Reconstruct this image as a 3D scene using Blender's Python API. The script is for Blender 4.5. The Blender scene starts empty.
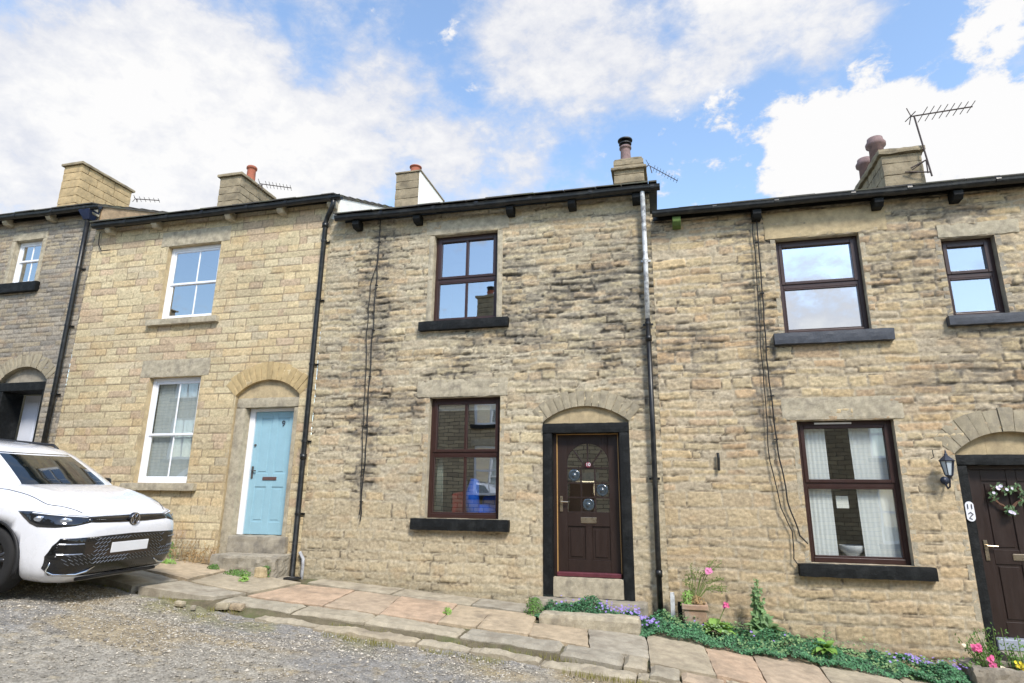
import bpy, bmesh, math, random
import numpy as np
from mathutils import Vector, Matrix, noise as mn
from mathutils.bvhtree import BVHTree

random.seed(7)
RAD = math.radians
scene = bpy.context.scene
COL = scene.collection

# ------------------------------------------------------------------ camera
EYE = 1.6
CAM = Vector((0.0, -9.0, EYE))
FPX = 605.0
_p, _r, _y = RAD(14.4), RAD(.63), RAD(14.3)
_f = Vector((-math.sin(_y) * math.cos(_p), math.cos(_y) * math.cos(_p), math.sin(_p)))
_rt = Vector((math.cos(_y), math.sin(_y), 0))
_up = _rt.cross(_f)
CR = _rt * math.cos(_r) + _up * math.sin(_r)
CU = _up * math.cos(_r) - _rt * math.sin(_r)
cam = bpy.data.cameras.new('camera')
cam.sensor_width = 36.0
cam.lens = FPX / 1024 * 36.0
cam.clip_start = 0.05
cam.clip_end = 2000
camo = bpy.data.objects.new('camera', cam)
COL.objects.link(camo)
M = Matrix((CR, CU, -_f)).transposed().to_4x4()
M.translation = CAM
camo.matrix_world = M
scene.camera = camo


def ray_dir(px, py):
    """direction in the world in which the camera sees a point of the photograph"""
    return (_f + CR * ((px - 512) / FPX) - CU * ((py - 341.5) / FPX)).normalized()


# ------------------------------------------------------------------ light
SUN_DIR = Vector((.62, -.85, 1.12)).normalized()
EL = math.asin(SUN_DIR.z)
AZ = math.atan2(SUN_DIR.x, SUN_DIR.y)
scene.view_settings.view_transform = 'Standard'
scene.view_settings.look = 'None'
scene.view_settings.gamma = 1
scene.view_settings.exposure = 0.77
scene.view_settings.use_curve_mapping = False
sl = bpy.data.lights.new('sun', 'SUN')
sl.energy = 2.7
sl.angle = RAD(13)
sl.color = (1.0, .94, .85)
so = bpy.data.objects.new('sun', sl)
COL.objects.link(so)
so.rotation_euler = SUN_DIR.to_track_quat('Z', 'Y').to_euler()

world = bpy.data.worlds.new('World')
scene.world = world
world.use_nodes = True
wn, wl = world.node_tree.nodes, world.node_tree.links
wn.clear()
w_out = wn.new('ShaderNodeOutputWorld')
bg = wn.new('ShaderNodeBackground')
wl.new(bg.outputs[0], w_out.inputs[0])
sky = wn.new('ShaderNodeTexSky')
sky.sky_type = 'NISHITA'
sky.sun_disc = False
sky.sun_elevation = EL
sky.sun_rotation = AZ
sky.air_density = 1.3
sky.dust_density = .4
sky.ozone_density = 2.2
bg.inputs[1].default_value = .12
tc = wn.new('ShaderNodeTexCoord')


def wmath(op, a, b=None, c=None, clamp=False):
    n = wn.new('ShaderNodeMath')
    n.operation = op
    n.use_clamp = clamp
    for i, v in enumerate((a, b, c)):
        if v is None:
            continue
        if isinstance(v, (int, float)):
            n.inputs[i].default_value = v
        else:
            wl.new(v, n.inputs[i])
    return n.outputs[0]


def wnoise(scale, detail, rough, stretch=(1, 1, 1), dist=0.0, off=(0, 0, 0)):
    mp = wn.new('ShaderNodeMapping')
    mp.inputs['Scale'].default_value = stretch
    mp.inputs['Location'].default_value = off
    wl.new(tc.outputs['Generated'], mp.inputs[0])
    n = wn.new('ShaderNodeTexNoise')
    n.inputs['Scale'].default_value = scale
    n.inputs['Detail'].default_value = detail
    n.inputs['Roughness'].default_value = rough
    n.inputs['Distortion'].default_value = dist
    wl.new(mp.outputs[0], n.inputs['Vector'])
    return n.outputs['Fac']


# cloud banks: photograph pixel of the bank's middle -> a direction of the sky, angular radius, weight
BANKS = [((60, 60), 16, .50), ((190, 130), 12, .75), ((10, 160), 14, .55), ((330, 60), 11, .40), ((400, 130), 9, .55),
         ((480, 165), 7, .55), ((300, 185), 9, .55), ((560, 50), 9, .50), ((520, 10), 9, .52), ((690, 30), 9, .40), ((790, 20), 8, .38), ((850, 45), 6, .36),
         ((620, 90), 6, .36), ((560, 170), 6, .45), ((700, 80), 5, .26), ((1010, 60), 5, .22)]
HOLES = [((740, 160), 6.5, .5), ((690, 165), 6, .45), ((905, 70), 5, .3), ((590, 150), 4, .22), ((465, 95), 3, .15), ((760, 95), 4, .2), ((400, 10), 5, .12)]
acc = None
for lst, sg in ((BANKS, 1), (HOLES, -1)):
    for (px, py), rad_, wgt in lst:
        d = ray_dir(px, py)
        dp = wn.new('ShaderNodeVectorMath')
        dp.operation = 'DOT_PRODUCT'
        wl.new(tc.outputs['Generated'], dp.inputs[0])
        dp.inputs[1].default_value = d
        mr = wn.new('ShaderNodeMapRange')
        mr.interpolation_type = 'SMOOTHSTEP'
        mr.inputs['From Min'].default_value = math.cos(RAD(rad_))
        mr.inputs['From Max'].default_value = 1.0
        mr.inputs['To Min'].default_value = 0
        mr.inputs['To Max'].default_value = wgt * sg
        wl.new(dp.outputs['Value'], mr.inputs['Value'])
        acc = mr.outputs[0] if acc is None else wmath('ADD', acc, mr.outputs[0])
# the part of the sky over the street behind the camera: white banks seen in the right-hand panes
for d, rad_, wgt in (((.22, -.94, .21), 11, .9), ((.85, -.45, .45), 20, .5), ((-.9, -.3, .5), 22, .5), ((.1, .3, 1), 25, .5), ((-.2, -.5, 1), 20, .35)):
    dp = wn.new('ShaderNodeVectorMath')
    dp.operation = 'DOT_PRODUCT'
    wl.new(tc.outputs['Generated'], dp.inputs[0])
    dp.inputs[1].default_value = Vector(d).normalized()
    mr = wn.new('ShaderNodeMapRange')
    mr.interpolation_type = 'SMOOTHSTEP'
    mr.inputs['From Min'].default_value = math.cos(RAD(rad_))
    mr.inputs['From Max'].default_value = 1.0
    mr.inputs['To Max'].default_value = wgt
    wl.new(dp.outputs['Value'], mr.inputs['Value'])
    acc = wmath('ADD', acc, mr.outputs[0])
n1 = wnoise(5.2, 9, .60, (1, 1, 1.5), .25, (3.1, 0, 1))
n2 = wnoise(13, 9, .60, (1, 1.1, 1.7), .15)
n4 = wnoise(30, 8, .65, (1, 1.2, 1.7), .3, (2, 1, 0))
nn = wmath('ADD', wmath('MULTIPLY', wmath('SUBTRACT', n4, .5), .75), wmath('ADD', wmath('MULTIPLY', wmath('SUBTRACT', n1, .5), 1.5), wmath('MULTIPLY', wmath('SUBTRACT', n2, .5), 1.25)))
field = wmath('ADD', acc, nn)
mr = wn.new('ShaderNodeMapRange')
mr.interpolation_type = 'SMOOTHSTEP'
mr.inputs['From Min'].default_value = .02
mr.inputs['From Max'].default_value = .84
wl.new(field, mr.inputs['Value'])
cover = mr.outputs[0]
# cloud tone: bright crests, slightly grey-lilac thin parts
ramp = wn.new('ShaderNodeValToRGB')
ramp.color_ramp.elements[0].position = .12
ramp.color_ramp.elements[0].color = (3.75, 3.85, 4.2, 1)
ramp.color_ramp.elements[1].position = .40
ramp.color_ramp.elements[1].color = (4.9, 4.85, 4.8, 1)
# a second, crisp-edged layer: the cumulus low on the right
cum = None
for (px, py), rad_, wgt in (((795, 125), 3.6, .62), ((845, 112), 4.2, .75), ((800, 165), 4.6, .75), ((880, 150), 6.0, .9), ((905, 118), 3.6, .6), ((950, 150), 5.0, .7), ((1010, 130), 5.0, .85), ((985, 110), 3.4, .5),
                            ((850, 185), 6.0, .8), ((720, 112), 2.6, .55), ((1000, 18), 3.4, .62), ((985, 42), 2.6, .5), ((870, 55), 2.6, .42), ((1040, 175), 6, .6)):
    d = ray_dir(px, py)
    dp = wn.new('ShaderNodeVectorMath')
    dp.operation = 'DOT_PRODUCT'
    wl.new(tc.outputs['Generated'], dp.inputs[0])
    dp.inputs[1].default_value = d
    m_ = wn.new('ShaderNodeMapRange')
    m_.interpolation_type = 'SMOOTHSTEP'
    m_.inputs['From Min'].default_value = math.cos(RAD(rad_))
    m_.inputs['From Max'].default_value = 1.0
    m_.inputs['To Max'].default_value = wgt
    wl.new(dp.outputs['Value'], m_.inputs['Value'])
    cum = m_.outputs[0] if cum is None else wmath('ADD', cum, m_.outputs[0])
n3 = wnoise(34, 8, .62, (1, 1, 1.3), .3)
cum = wmath('MULTIPLY', cum, .8)
cum = wmath('ADD', cum, wmath('ADD', wmath('MULTIPLY', wmath('SUBTRACT', n2, .5), 2.1), wmath('MULTIPLY', wmath('SUBTRACT', n3, .5), 1.5)))
m_ = wn.new('ShaderNodeMapRange')
m_.interpolation_type = 'SMOOTHSTEP'
m_.inputs['From Min'].default_value = .20
m_.inputs['From Max'].default_value = .62
wl.new(cum, m_.inputs['Value'])
cover = wmath('MAXIMUM', cover, m_.outputs[0])
tone = wmath('ADD', wmath('MULTIPLY', acc, .28), wmath('MULTIPLY', nn, .55))
tone = wmath('MAXIMUM', tone, wmath('MULTIPLY', cum, .62))
wl.new(tone, ramp.inputs[0])
mix = wn.new('ShaderNodeMix')
mix.data_type = 'RGBA'
wl.new(wmath('MULTIPLY', cover, .97), mix.inputs[0])
gain = wn.new('ShaderNodeVectorMath')
gain.operation = 'MULTIPLY'
wl.new(sky.outputs[0], gain.inputs[0])
gain.inputs[1].default_value = (1.5, 1.46, 1.44)
wl.new(gain.outputs[0], mix.inputs[6])
wl.new(ramp.outputs[0], mix.inputs[7])
wl.new(mix.outputs[2], bg.inputs[0])


# ------------------------------------------------------------------ helpers
def tag(o, label=None, cat=None, group=None, kind=None):
    if label: o['label'] = label
    if cat: o['category'] = cat
    if group: o['group'] = group
    if kind: o['kind'] = kind
    return o


def empty(name, loc, label, cat, group=None, rot=(0, 0, 0)):
    o = bpy.data.objects.new(name, None)
    COL.objects.link(o)
    o.location = loc
    o.rotation_euler = rot
    o.empty_display_size = .2
    return tag(o, label, cat, group)


def world_mat(o):
    m = o.matrix_basis.copy()
    if o.parent:
        m = world_mat(o.parent) @ o.matrix_parent_inverse @ m
    return m


def link(name, me, mat, parent=None, local=False, smooth=False, bevel=0, seg=1):
    o = bpy.data.objects.new(name, me)
    COL.objects.link(o)
    if mat is not None and not me.materials:
        me.materials.append(mat)
    if parent is not None:
        o.parent = parent
        if not local:
            o.matrix_parent_inverse = world_mat(parent).inverted()
    if smooth and len(me.polygons):
        me.polygons.foreach_set('use_smooth', [True] * len(me.polygons))
    if bevel:
        b = o.modifiers.new('b', 'BEVEL')
        b.width = bevel
        b.segments = seg
        b.limit_method = 'ANGLE'
        b.angle_limit = RAD(40)
    return o


class MB:
    def __init__(self):
        self.v, self.f, self.c = [], [], []

    def add(self, vs, fs, col=None):
        n = len(self.v)
        self.v += [tuple(p) for p in vs]
        self.f += [tuple(i + n for i in f) for f in fs]
        if col is not None:
            self.c += [col] * len(vs)
        return self

    def box(self, x0, x1, y0, y1, z0, z1, col=None):
        x0, x1 = min(x0, x1), max(x0, x1)
        y0, y1 = min(y0, y1), max(y0, y1)
        z0, z1 = min(z0, z1), max(z0, z1)
        vs = [(x0, y0, z0), (x1, y0, z0), (x1, y1, z0), (x0, y1, z0), (x0, y0, z1), (x1, y0, z1), (x1, y1, z1), (x0, y1, z1)]
        return self.add(vs, [(0, 3, 2, 1), (4, 5, 6, 7), (0, 1, 5, 4), (1, 2, 6, 5), (2, 3, 7, 6), (3, 0, 4, 7)], col)

    def hexa(self, p8, col=None):
        return self.add(p8, [(0, 3, 2, 1), (4, 5, 6, 7), (0, 1, 5, 4), (1, 2, 6, 5), (2, 3, 7, 6), (3, 0, 4, 7)], col)

    def prism(self, poly, axis, a, b, col=None):
        """poly: 2D points; axis 'y': (x,z) extruded a..b; 'x': (y,z); 'z': (x,y)"""
        def P(u, w, t):
            return {'y': (u, t, w), 'x': (t, u, w), 'z': (u, w, t)}[axis]
        n = len(poly)
        vs = [P(u, w, a) for u, w in poly] + [P(u, w, b) for u, w in poly]
        fs = [tuple(range(n)), tuple(range(2 * n - 1, n - 1, -1))]
        fs += [(i, i + n, (i + 1) % n + n, (i + 1) % n) for i in range(n)]
        return self.add(vs, fs, col)

    def tube(self, pts, r, n=8, caps=True):
        pts = [Vector(p) for p in pts]
        rs = r if isinstance(r, (list, tuple)) else [r] * len(pts)
        rings = []
        prev = None
        for i, p in enumerate(pts):
            t = (pts[min(i + 1, len(pts) - 1)] - pts[max(i - 1, 0)]).normalized()
            if prev is None:
                a = Vector((0, 0, 1)) if abs(t.z) < .9 else Vector((1, 0, 0))
                u = t.cross(a).normalized()
            else:
                u = (prev - t * prev.dot(t)).normalized()
            prev = u
            w = t.cross(u)
            rings.append([p + (u * math.cos(k * 2 * math.pi / n) + w * math.sin(k * 2 * math.pi / n)) * rs[i] for k in range(n)])
        vs = [q for rg in rings for q in rg]
        fs = []
        for i in range(len(pts) - 1):
            for k in range(n):
                a, b = i * n + k, i * n + (k + 1) % n
                fs.append((a, b, b + n, a + n))
        if caps:
            fs.append(tuple(range(n - 1, -1, -1)))
            fs.append(tuple(range((len(pts) - 1) * n, len(pts) * n)))
        return self.add(vs, fs)

    def lathe(self, prof, c, n=20, axis='z', cap=True):
        """prof: (radius, height) list"""
        c = Vector(c)
        vs, fs = [], []
        for r, h in prof:
            for k in range(n):
                a = 2 * math.pi * k / n
                u, w = r * math.cos(a), r * math.sin(a)
                vs.append(c + Vector({'z': (u, w, h), 'y': (u, h, w), 'x': (h, u, w)}[axis]))
        m = len(prof)
        for i in range(m - 1):
            for k in range(n):
                a, b = i * n + k, i * n + (k + 1) % n
                fs.append((a, b, b + n, a + n))
        if cap:
            fs.append(tuple(range(n - 1, -1, -1)))
            fs.append(tuple(range((m - 1) * n, m * n)))
        return self.add(vs, fs)

    def rock(self, x0, x1, y0, y1, z0, z1, cell=.05, rnd=.015, amp=.006, seed=0, zfun=None, col=None):
        """a dressed stone: box with rounded arrises and an uneven face; zfun lifts it onto a slope"""
        def ax(a, b):
            n = max(2, int(round((b - a) / cell)))
            return [a + (b - a) * i / n for i in range(n + 1)]
        X, Y, Z = ax(x0, x1), ax(y0, y1), ax(z0, z1)
        idx, vs, fs = {}, [], []

        def vid(i, j, k):
            key = (i, j, k)
            if key not in idx:
                p = Vector((X[i], Y[j], Z[k]))
                r = min(rnd, (x1 - x0) * .4, (y1 - y0) * .4, (z1 - z0) * .4)
                q = Vector((min(max(p.x, x0 + r), x1 - r), min(max(p.y, y0 + r), y1 - r), min(max(p.z, z0 + r), z1 - r)))
                d = p - q
                if d.length > 1e-6:
                    p = q + d.normalized() * min(d.length, r)
                s = p * 9 + Vector((seed * 3.7, seed * 1.3, 0))
                p = p + Vector(mn.noise_vector(s)) * amp + Vector(mn.noise_vector(s * 3.1)) * amp * .5
                if zfun: p.z += zfun(p.x, p.y)
                idx[key] = len(vs)
                vs.append(p)
            return idx[key]
        nx, ny, nz = len(X) - 1, len(Y) - 1, len(Z) - 1
        for i in range(nx):
            for j in range(ny):
                fs.append((vid(i, j, 0), vid(i, j + 1, 0), vid(i + 1, j + 1, 0), vid(i + 1, j, 0)))
                fs.append((vid(i, j, nz), vid(i + 1, j, nz), vid(i + 1, j + 1, nz), vid(i, j + 1, nz)))
        for i in range(nx):
            for k in range(nz):
                fs.append((vid(i, 0, k), vid(i + 1, 0, k), vid(i + 1, 0, k + 1), vid(i, 0, k + 1)))
                fs.append((vid(i, ny, k), vid(i, ny, k + 1), vid(i + 1, ny, k + 1), vid(i + 1, ny, k)))
        for j in range(ny):
            for k in range(nz):
                fs.append((vid(0, j, k), vid(0, j, k + 1), vid(0, j + 1, k + 1), vid(0, j + 1, k)))
                fs.append((vid(nx, j, k), vid(nx, j + 1, k), vid(nx, j + 1, k + 1), vid(nx, j, k + 1)))
        return self.add(vs, fs, col)

    def build(self, name, mat, parent=None, **kw):
        me = bpy.data.meshes.new(name)
        me.from_pydata([tuple(p) for p in self.v], [], self.f)
        if self.c and len(self.c) == len(self.v):
            a = me.color_attributes.new('col', 'FLOAT_COLOR', 'POINT')
            a.data.foreach_set('color', np.array([(c[0], c[1], c[2], 1) for c in self.c], dtype=np.float32).ravel())
        me.update()
        return link(name, me, mat, parent, **kw)


def S(r, g, b):
    """sRGB 0..255 -> linear"""
    def f(c):
        c /= 255
        return c / 12.92 if c <= .04045 else ((c + .055) / 1.055) ** 2.4
    return (f(r), f(g), f(b))


# ------------------------------------------------------------------ materials
MATS = {}


def mat(name, col=(.5, .5, .5), rough=.6, var=.12, scale=6, bump=.0, bscale=40, metal=0, attr=False, island=0, coat=0, spec=.5,
        stain=None, stain_scale=2.5, stain_amt=.0, sub=0, trans=0, stretch=(1, 1, 1)):
    if name in MATS:
        return MATS[name]
    m = bpy.data.materials.new(name)
    m.use_nodes = True
    N, K = m.node_tree.nodes, m.node_tree.links
    b = N['Principled BSDF']
    b.inputs['Roughness'].default_value = rough
    b.inputs['Metallic'].default_value = metal
    b.inputs['Coat Weight'].default_value = coat
    b.inputs['Coat Roughness'].default_value = .04
    b.inputs['Specular IOR Level'].default_value = spec
    if sub:
        b.inputs['Subsurface Weight'].default_value = sub
    t = N.new('ShaderNodeTexCoord')
    mp = N.new('ShaderNodeMapping')
    mp.inputs['Scale'].default_value = stretch
    K.new(t.outputs['Object'], mp.inputs[0])

    def nz(sc, det=6, ro=.6, off=0):
        n = N.new('ShaderNodeTexNoise')
        n.inputs['Scale'].default_value = sc
        n.inputs['Detail'].default_value = det
        n.inputs['Roughness'].default_value = ro
        K.new(mp.outputs[0], n.inputs['Vector'])
        return n.outputs['Fac']

    def rmp(fac, a, bb, lo, hi):
        r = N.new('ShaderNodeMapRange')
        r.inputs['From Min'].default_value = lo
        r.inputs['From Max'].default_value = hi
        r.inputs['To Min'].default_value = a
        r.inputs['To Max'].default_value = bb
        K.new(fac, r.inputs['Value'])
        return r.outputs[0]
    fac = rmp(nz(scale), 1 - var, 1 + var, .3, .7)
    fac2 = rmp(nz(scale * 7.3, 4, .7), 1 - var * .6, 1 + var * .6, .3, .7)
    mul = N.new('ShaderNodeMath'); mul.operation = 'MULTIPLY'
    K.new(fac, mul.inputs[0]); K.new(fac2, mul.inputs[1])
    src = mul.outputs[0]
    if island:
        g = N.new('ShaderNodeNewGeometry')
        r = rmp(g.outputs['Random Per Island'], 1 - island, 1 + island, 0, 1)
        m2 = N.new('ShaderNodeMath'); m2.operation = 'MULTIPLY'
        K.new(src, m2.inputs[0]); K.new(r, m2.inputs[1]); src = m2.outputs[0]
    sc = N.new('ShaderNodeVectorMath'); sc.operation = 'SCALE'
    if attr:
        at = N.new('ShaderNodeAttribute'); at.attribute_name = 'col'
        K.new(at.outputs['Color'], sc.inputs[0])
    else:
        sc.inputs[0].default_value = col
    K.new(src, sc.inputs['Scale'])
    cout = sc.outputs[0]
    if stain is not None:
        mx = N.new('ShaderNodeMix'); mx.data_type = 'RGBA'
        K.new(rmp(nz(stain_scale, 8, .65), 0, stain_amt, .48, .66), mx.inputs[0])
        K.new(cout, mx.inputs[6])
        mx.inputs[7].default_value = (*stain, 1)
        cout = mx.outputs[2]
    K.new(cout, b.inputs['Base Color'])
    if bump:
        bp = N.new('ShaderNodeBump')
        bp.inputs['Strength'].default_value = bump
        bp.inputs['Distance'].default_value = .01
        K.new(nz(bscale, 8, .7), bp.inputs['Height'])
        K.new(bp.outputs[0], b.inputs['Normal'])
    rr = rmp(nz(scale * 2), max(0, rough - .06), min(1, rough + .06), .3, .7)
    K.new(rr, b.inputs['Roughness'])
    if trans:
        tr = N.new('ShaderNodeBsdfTranslucent')
        K.new(cout, tr.inputs[0])
        ms = N.new('ShaderNodeMixShader')
        ms.inputs[0].default_value = trans
        K.new(b.outputs[0], ms.inputs[1]); K.new(tr.outputs[0], ms.inputs[2])
        K.new(ms.outputs[0], N['Material Output'].inputs[0])
    MATS[name] = m
    return m


STONE = mat('weathered_wall_stone', rough=.92, var=.22, scale=24, bump=1.0, bscale=75, attr=True, spec=.25)
DRESSED = mat('dressed_sandstone', S(176, 166, 144), .9, .20, 14, .9, 90, stain=S(120, 113, 102), stain_scale=6, stain_amt=.6, spec=.25)
DRESSED_G = mat('grey_dressed_sandstone', S(156, 148, 132), .9, .16, 7, .5, 110, stain=S(96, 92, 88), stain_scale=3.6, stain_amt=.6, spec=.25)
DRESSED_Y = mat('yellow_dressed_sandstone', S(182, 164, 130), .9, .16, 10, .7, 100, stain=S(132, 118, 96), stain_scale=4.0, stain_amt=.5, spec=.25)
VOUS = mat('arch_stone', S(158, 148, 126), .9, .15, 9, .6, 90, island=.13, stain=S(104, 100, 94), stain_scale=4, stain_amt=.5, spec=.25)
VOUS_Y = mat('yellow_arch_stone', S(182, 160, 118), .9, .12, 9, .6, 90, island=.10, stain=S(128, 112, 88), stain_scale=4, stain_amt=.35, spec=.25)
CHIM = mat('chimney_stone', S(150, 138, 116), .95, .28, 8, 1.0, 50, stain=S(84, 78, 68), stain_scale=4, stain_amt=.7, spec=.2)
BLACK = mat('black_gloss_paint', S(16, 17, 18), .38, .25, 12, .18, 60, stain=S(70, 68, 62), stain_scale=9, stain_amt=.35)
BLACKST = mat('black_painted_stone', S(10, 13, 14), .65, .25, 12, .6, 45, stain=S(44, 46, 46), stain_scale=7, stain_amt=.5, spec=.3)
PVC = mat('brown_window_frame', S(54, 33, 28), .38, .12, 8, .05, 60)
DBROWN = mat('brown_door_paint', S(42, 29, 24), .42, .16, 9, .12, 80, stretch=(1, 1, .15))
GOLD = mat('gold_trim', S(190, 150, 95), .4, .1, 8)
WHITE = mat('white_window_paint', S(232, 234, 238), .42, .05, 5, .05, 60)
OLDWHITE = mat('flaking_white_paint', S(214, 216, 216), .6, .12, 12, .4, 40, stain=S(104, 104, 108), stain_scale=11, stain_amt=.9)
RENDER = mat('white_render', S(236, 234, 226), .9, .06, 4, .4, 50)
BLUE = mat('pale_blue_door_paint', S(146, 184, 198), .45, .05, 5, .08, 60)
SLATE = mat('stone_slate', S(78, 74, 68), .85, .3, 5, .6, 40, island=.25, stain=S(96, 100, 66), stain_scale=3, stain_amt=.5)
TERRA = mat('terracotta', S(158, 92, 70), .85, .18, 8, .3, 50, stain=S(96, 70, 60), stain_scale=6, stain_amt=.5)
POTBUFF = mat('weathered_chimney_pot', S(128, 106, 104), .85, .2, 8, .3, 50, stain=S(80, 66, 64), stain_scale=6, stain_amt=.6)
METAL = mat('aluminium', S(112, 108, 106), .5, .15, 8, metal=.7)
CHROME = mat('chrome', S(215, 215, 218), .12, .03, 8, metal=1)
BRASS = mat('brushed_steel', S(186, 172, 150), .3, .08, 8, metal=.9)
CABLE = mat('black_cable', S(28, 27, 26), .7, .2, 8)
DARKROOM = mat('room_plaster', S(150, 142, 130), .9, .1, 3)
NET = mat('net_curtain', S(226, 230, 230), .9, .04, 20, .2, 120, trans=.08, stretch=(1, 1, .1))
PAPER = mat('paper', S(235, 236, 230), .8, .02, 5)
BLUEF = mat('blue_leather', S(40, 120, 250), .45, .1, 5)
REDF = mat('red_fabric', S(170, 46, 40), .8, .1, 12)
MUD = mat('bare_earth', S(104, 96, 78), .97, .3, 7, .8, 50, stain=S(84, 98, 52), stain_scale=2.2, stain_amt=.65, spec=.2)
SLAB = mat('paving_stone', rough=.9, var=.20, scale=8, bump=.8, bscale=60, attr=True, spec=.2, stain=S(122, 112, 98), stain_scale=2.6, stain_amt=.6)
SOIL = mat('potting_soil', S(50, 38, 28), .97, .3, 20, .8, 60)


def glass_mat(name, refl, tint, wav=.02):
    m = bpy.data.materials.new(name)
    m.use_nodes = True
    N, K = m.node_tree.nodes, m.node_tree.links
    N.remove(N['Principled BSDF'])
    g = N.new('ShaderNodeBsdfGlossy'); g.inputs['Roughness'].default_value = 0.0
    g.inputs['Color'].default_value = (.93, .96, 1, 1)
    t = N.new('ShaderNodeBsdfTransparent'); t.inputs[0].default_value = (*tint, 1)
    fr = N.new('ShaderNodeFresnel'); fr.inputs[0].default_value = 1.5
    ma = N.new('ShaderNodeMath'); ma.operation = 'ADD'; ma.use_clamp = True
    K.new(fr.outputs[0], ma.inputs[0]); ma.inputs[1].default_value = refl
    ge = N.new('ShaderNodeNewGeometry')      # the sheet mirrors once, on its outer face
    fm = N.new('ShaderNodeMath'); fm.operation = 'SUBTRACT'; fm.inputs[0].default_value = 1; K.new(ge.outputs['Backfacing'], fm.inputs[1])
    fx = N.new('ShaderNodeMath'); fx.operation = 'MULTIPLY'; K.new(ma.outputs[0], fx.inputs[0]); K.new(fm.outputs[0], fx.inputs[1])
    ms = N.new('ShaderNodeMixShader')
    K.new(fx.outputs[0], ms.inputs[0]); K.new(t.outputs[0], ms.inputs[1]); K.new(g.outputs[0], ms.inputs[2])
    tcn = N.new('ShaderNodeTexCoord'); nz = N.new('ShaderNodeTexNoise'); nz.inputs['Scale'].default_value = 2.2; nz.inputs['Detail'].default_value = 1
    K.new(tcn.outputs['Object'], nz.inputs['Vector'])
    bp = N.new('ShaderNodeBump'); bp.inputs['Strength'].default_value = wav; bp.inputs['Distance'].default_value = .05
    K.new(nz.outputs['Fac'], bp.inputs['Height']); K.new(bp.outputs[0], g.inputs['Normal'])
    K.new(ms.outputs[0], N['Material Output'].inputs[0])
    return m


GLASS = glass_mat('window_glass', .42, (.75, .8, .8))
GLASS_LO = glass_mat('clear_window_glass', .45, (.97, .98, .97))
GLASS_NET = glass_mat('thin_window_glass', .22, (.99, 1, .99))
GLASS_SKY = glass_mat('bright_window_glass', .75, (.75, .8, .8))

# ------------------------------------------------------------------ lie of the land
_XS = [-60, -16, -12, -8, -5.8, -4, -1.85, -.2, 1, 2.6, 4, 8, 60]
_ZS = [5.0, 1.4, .98, .56, .37, .27, .12, .02, -.12, -.30, -.47, -1.0, -5.5]


def zg(x, y):
    c = .02 if x > -5 else (-.01 if x < -7 else -.01 + .03 * (x + 7) / 2)
    return float(np.interp(x, _XS, _ZS)) + c * max(min(y, 0), -4)


def zgn(X, Y):
    c = np.interp(X, [-7, -5], [-.01, .02])
    return np.interp(X, _XS, _ZS) + c * np.clip(Y, -4, 0)


# ---- numpy value noise
_rs = np.random.RandomState(11)
_T = _rs.rand(256, 256)


def vnoise(x, y):
    xi, yi = np.floor(x).astype(int), np.floor(y).astype(int)
    fx, fy = x - xi, y - yi
    fx, fy = fx * fx * (3 - 2 * fx), fy * fy * (3 - 2 * fy)
    a, b = _T[xi % 256, yi % 256], _T[(xi + 1) % 256, yi % 256]
    c, d = _T[xi % 256, (yi + 1) % 256], _T[(xi + 1) % 256, (yi + 1) % 256]
    return (a * (1 - fx) + b * fx) * (1 - fy) + (c * (1 - fx) + d * fx) * fy


def fbm(x, y, o=4):
    s, a, t = 0, .5, 0
    for i in range(o):
        s = s + a * vnoise(x * 2 ** i + 17.3 * i, y * 2 ** i + 5.1 * i)
        t += a
        a *= .5
    return s / t


def sstep(a, b, x):
    t = np.clip((x - a) / (b - a), 0, 1)
    return t * t * (3 - 2 * t)


def grid_mesh(name, X, Y, Z, colr, keep=None):
    """X,Y,Z (n,m) arrays -> mesh; keep (n-1,m-1) bool"""
    n, m = X.shape
    co = np.stack([X, Y, Z], -1).reshape(-1, 3)
    I = np.arange(n * m).reshape(n, m)
    q = np.stack([I[:-1, :-1], I[1:, :-1], I[1:, 1:], I[:-1, 1:]], -1)
    q = q[keep] if keep is not None else q.reshape(-1, 4)
    q = q.reshape(-1, 4)
    me = bpy.data.meshes.new(name)
    me.vertices.add(len(co)); me.vertices.foreach_set('co', co.astype(np.float32).ravel())
    me.loops.add(q.size); me.loops.foreach_set('vertex_index', q.astype(np.int32).ravel())
    me.polygons.add(len(q)); me.polygons.foreach_set('loop_start', np.arange(0, q.size, 4, dtype=np.int32))
    me.update(calc_edges=True)
    me.validate()
    if colr is not None:
        a = me.color_attributes.new('col', 'FLOAT_COLOR', 'POINT')
        c4 = np.concatenate([colr.reshape(-1, 3), np.ones((n * m, 1))], 1)
        a.data.foreach_set('color', c4.astype(np.float32).ravel())
    return me

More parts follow.
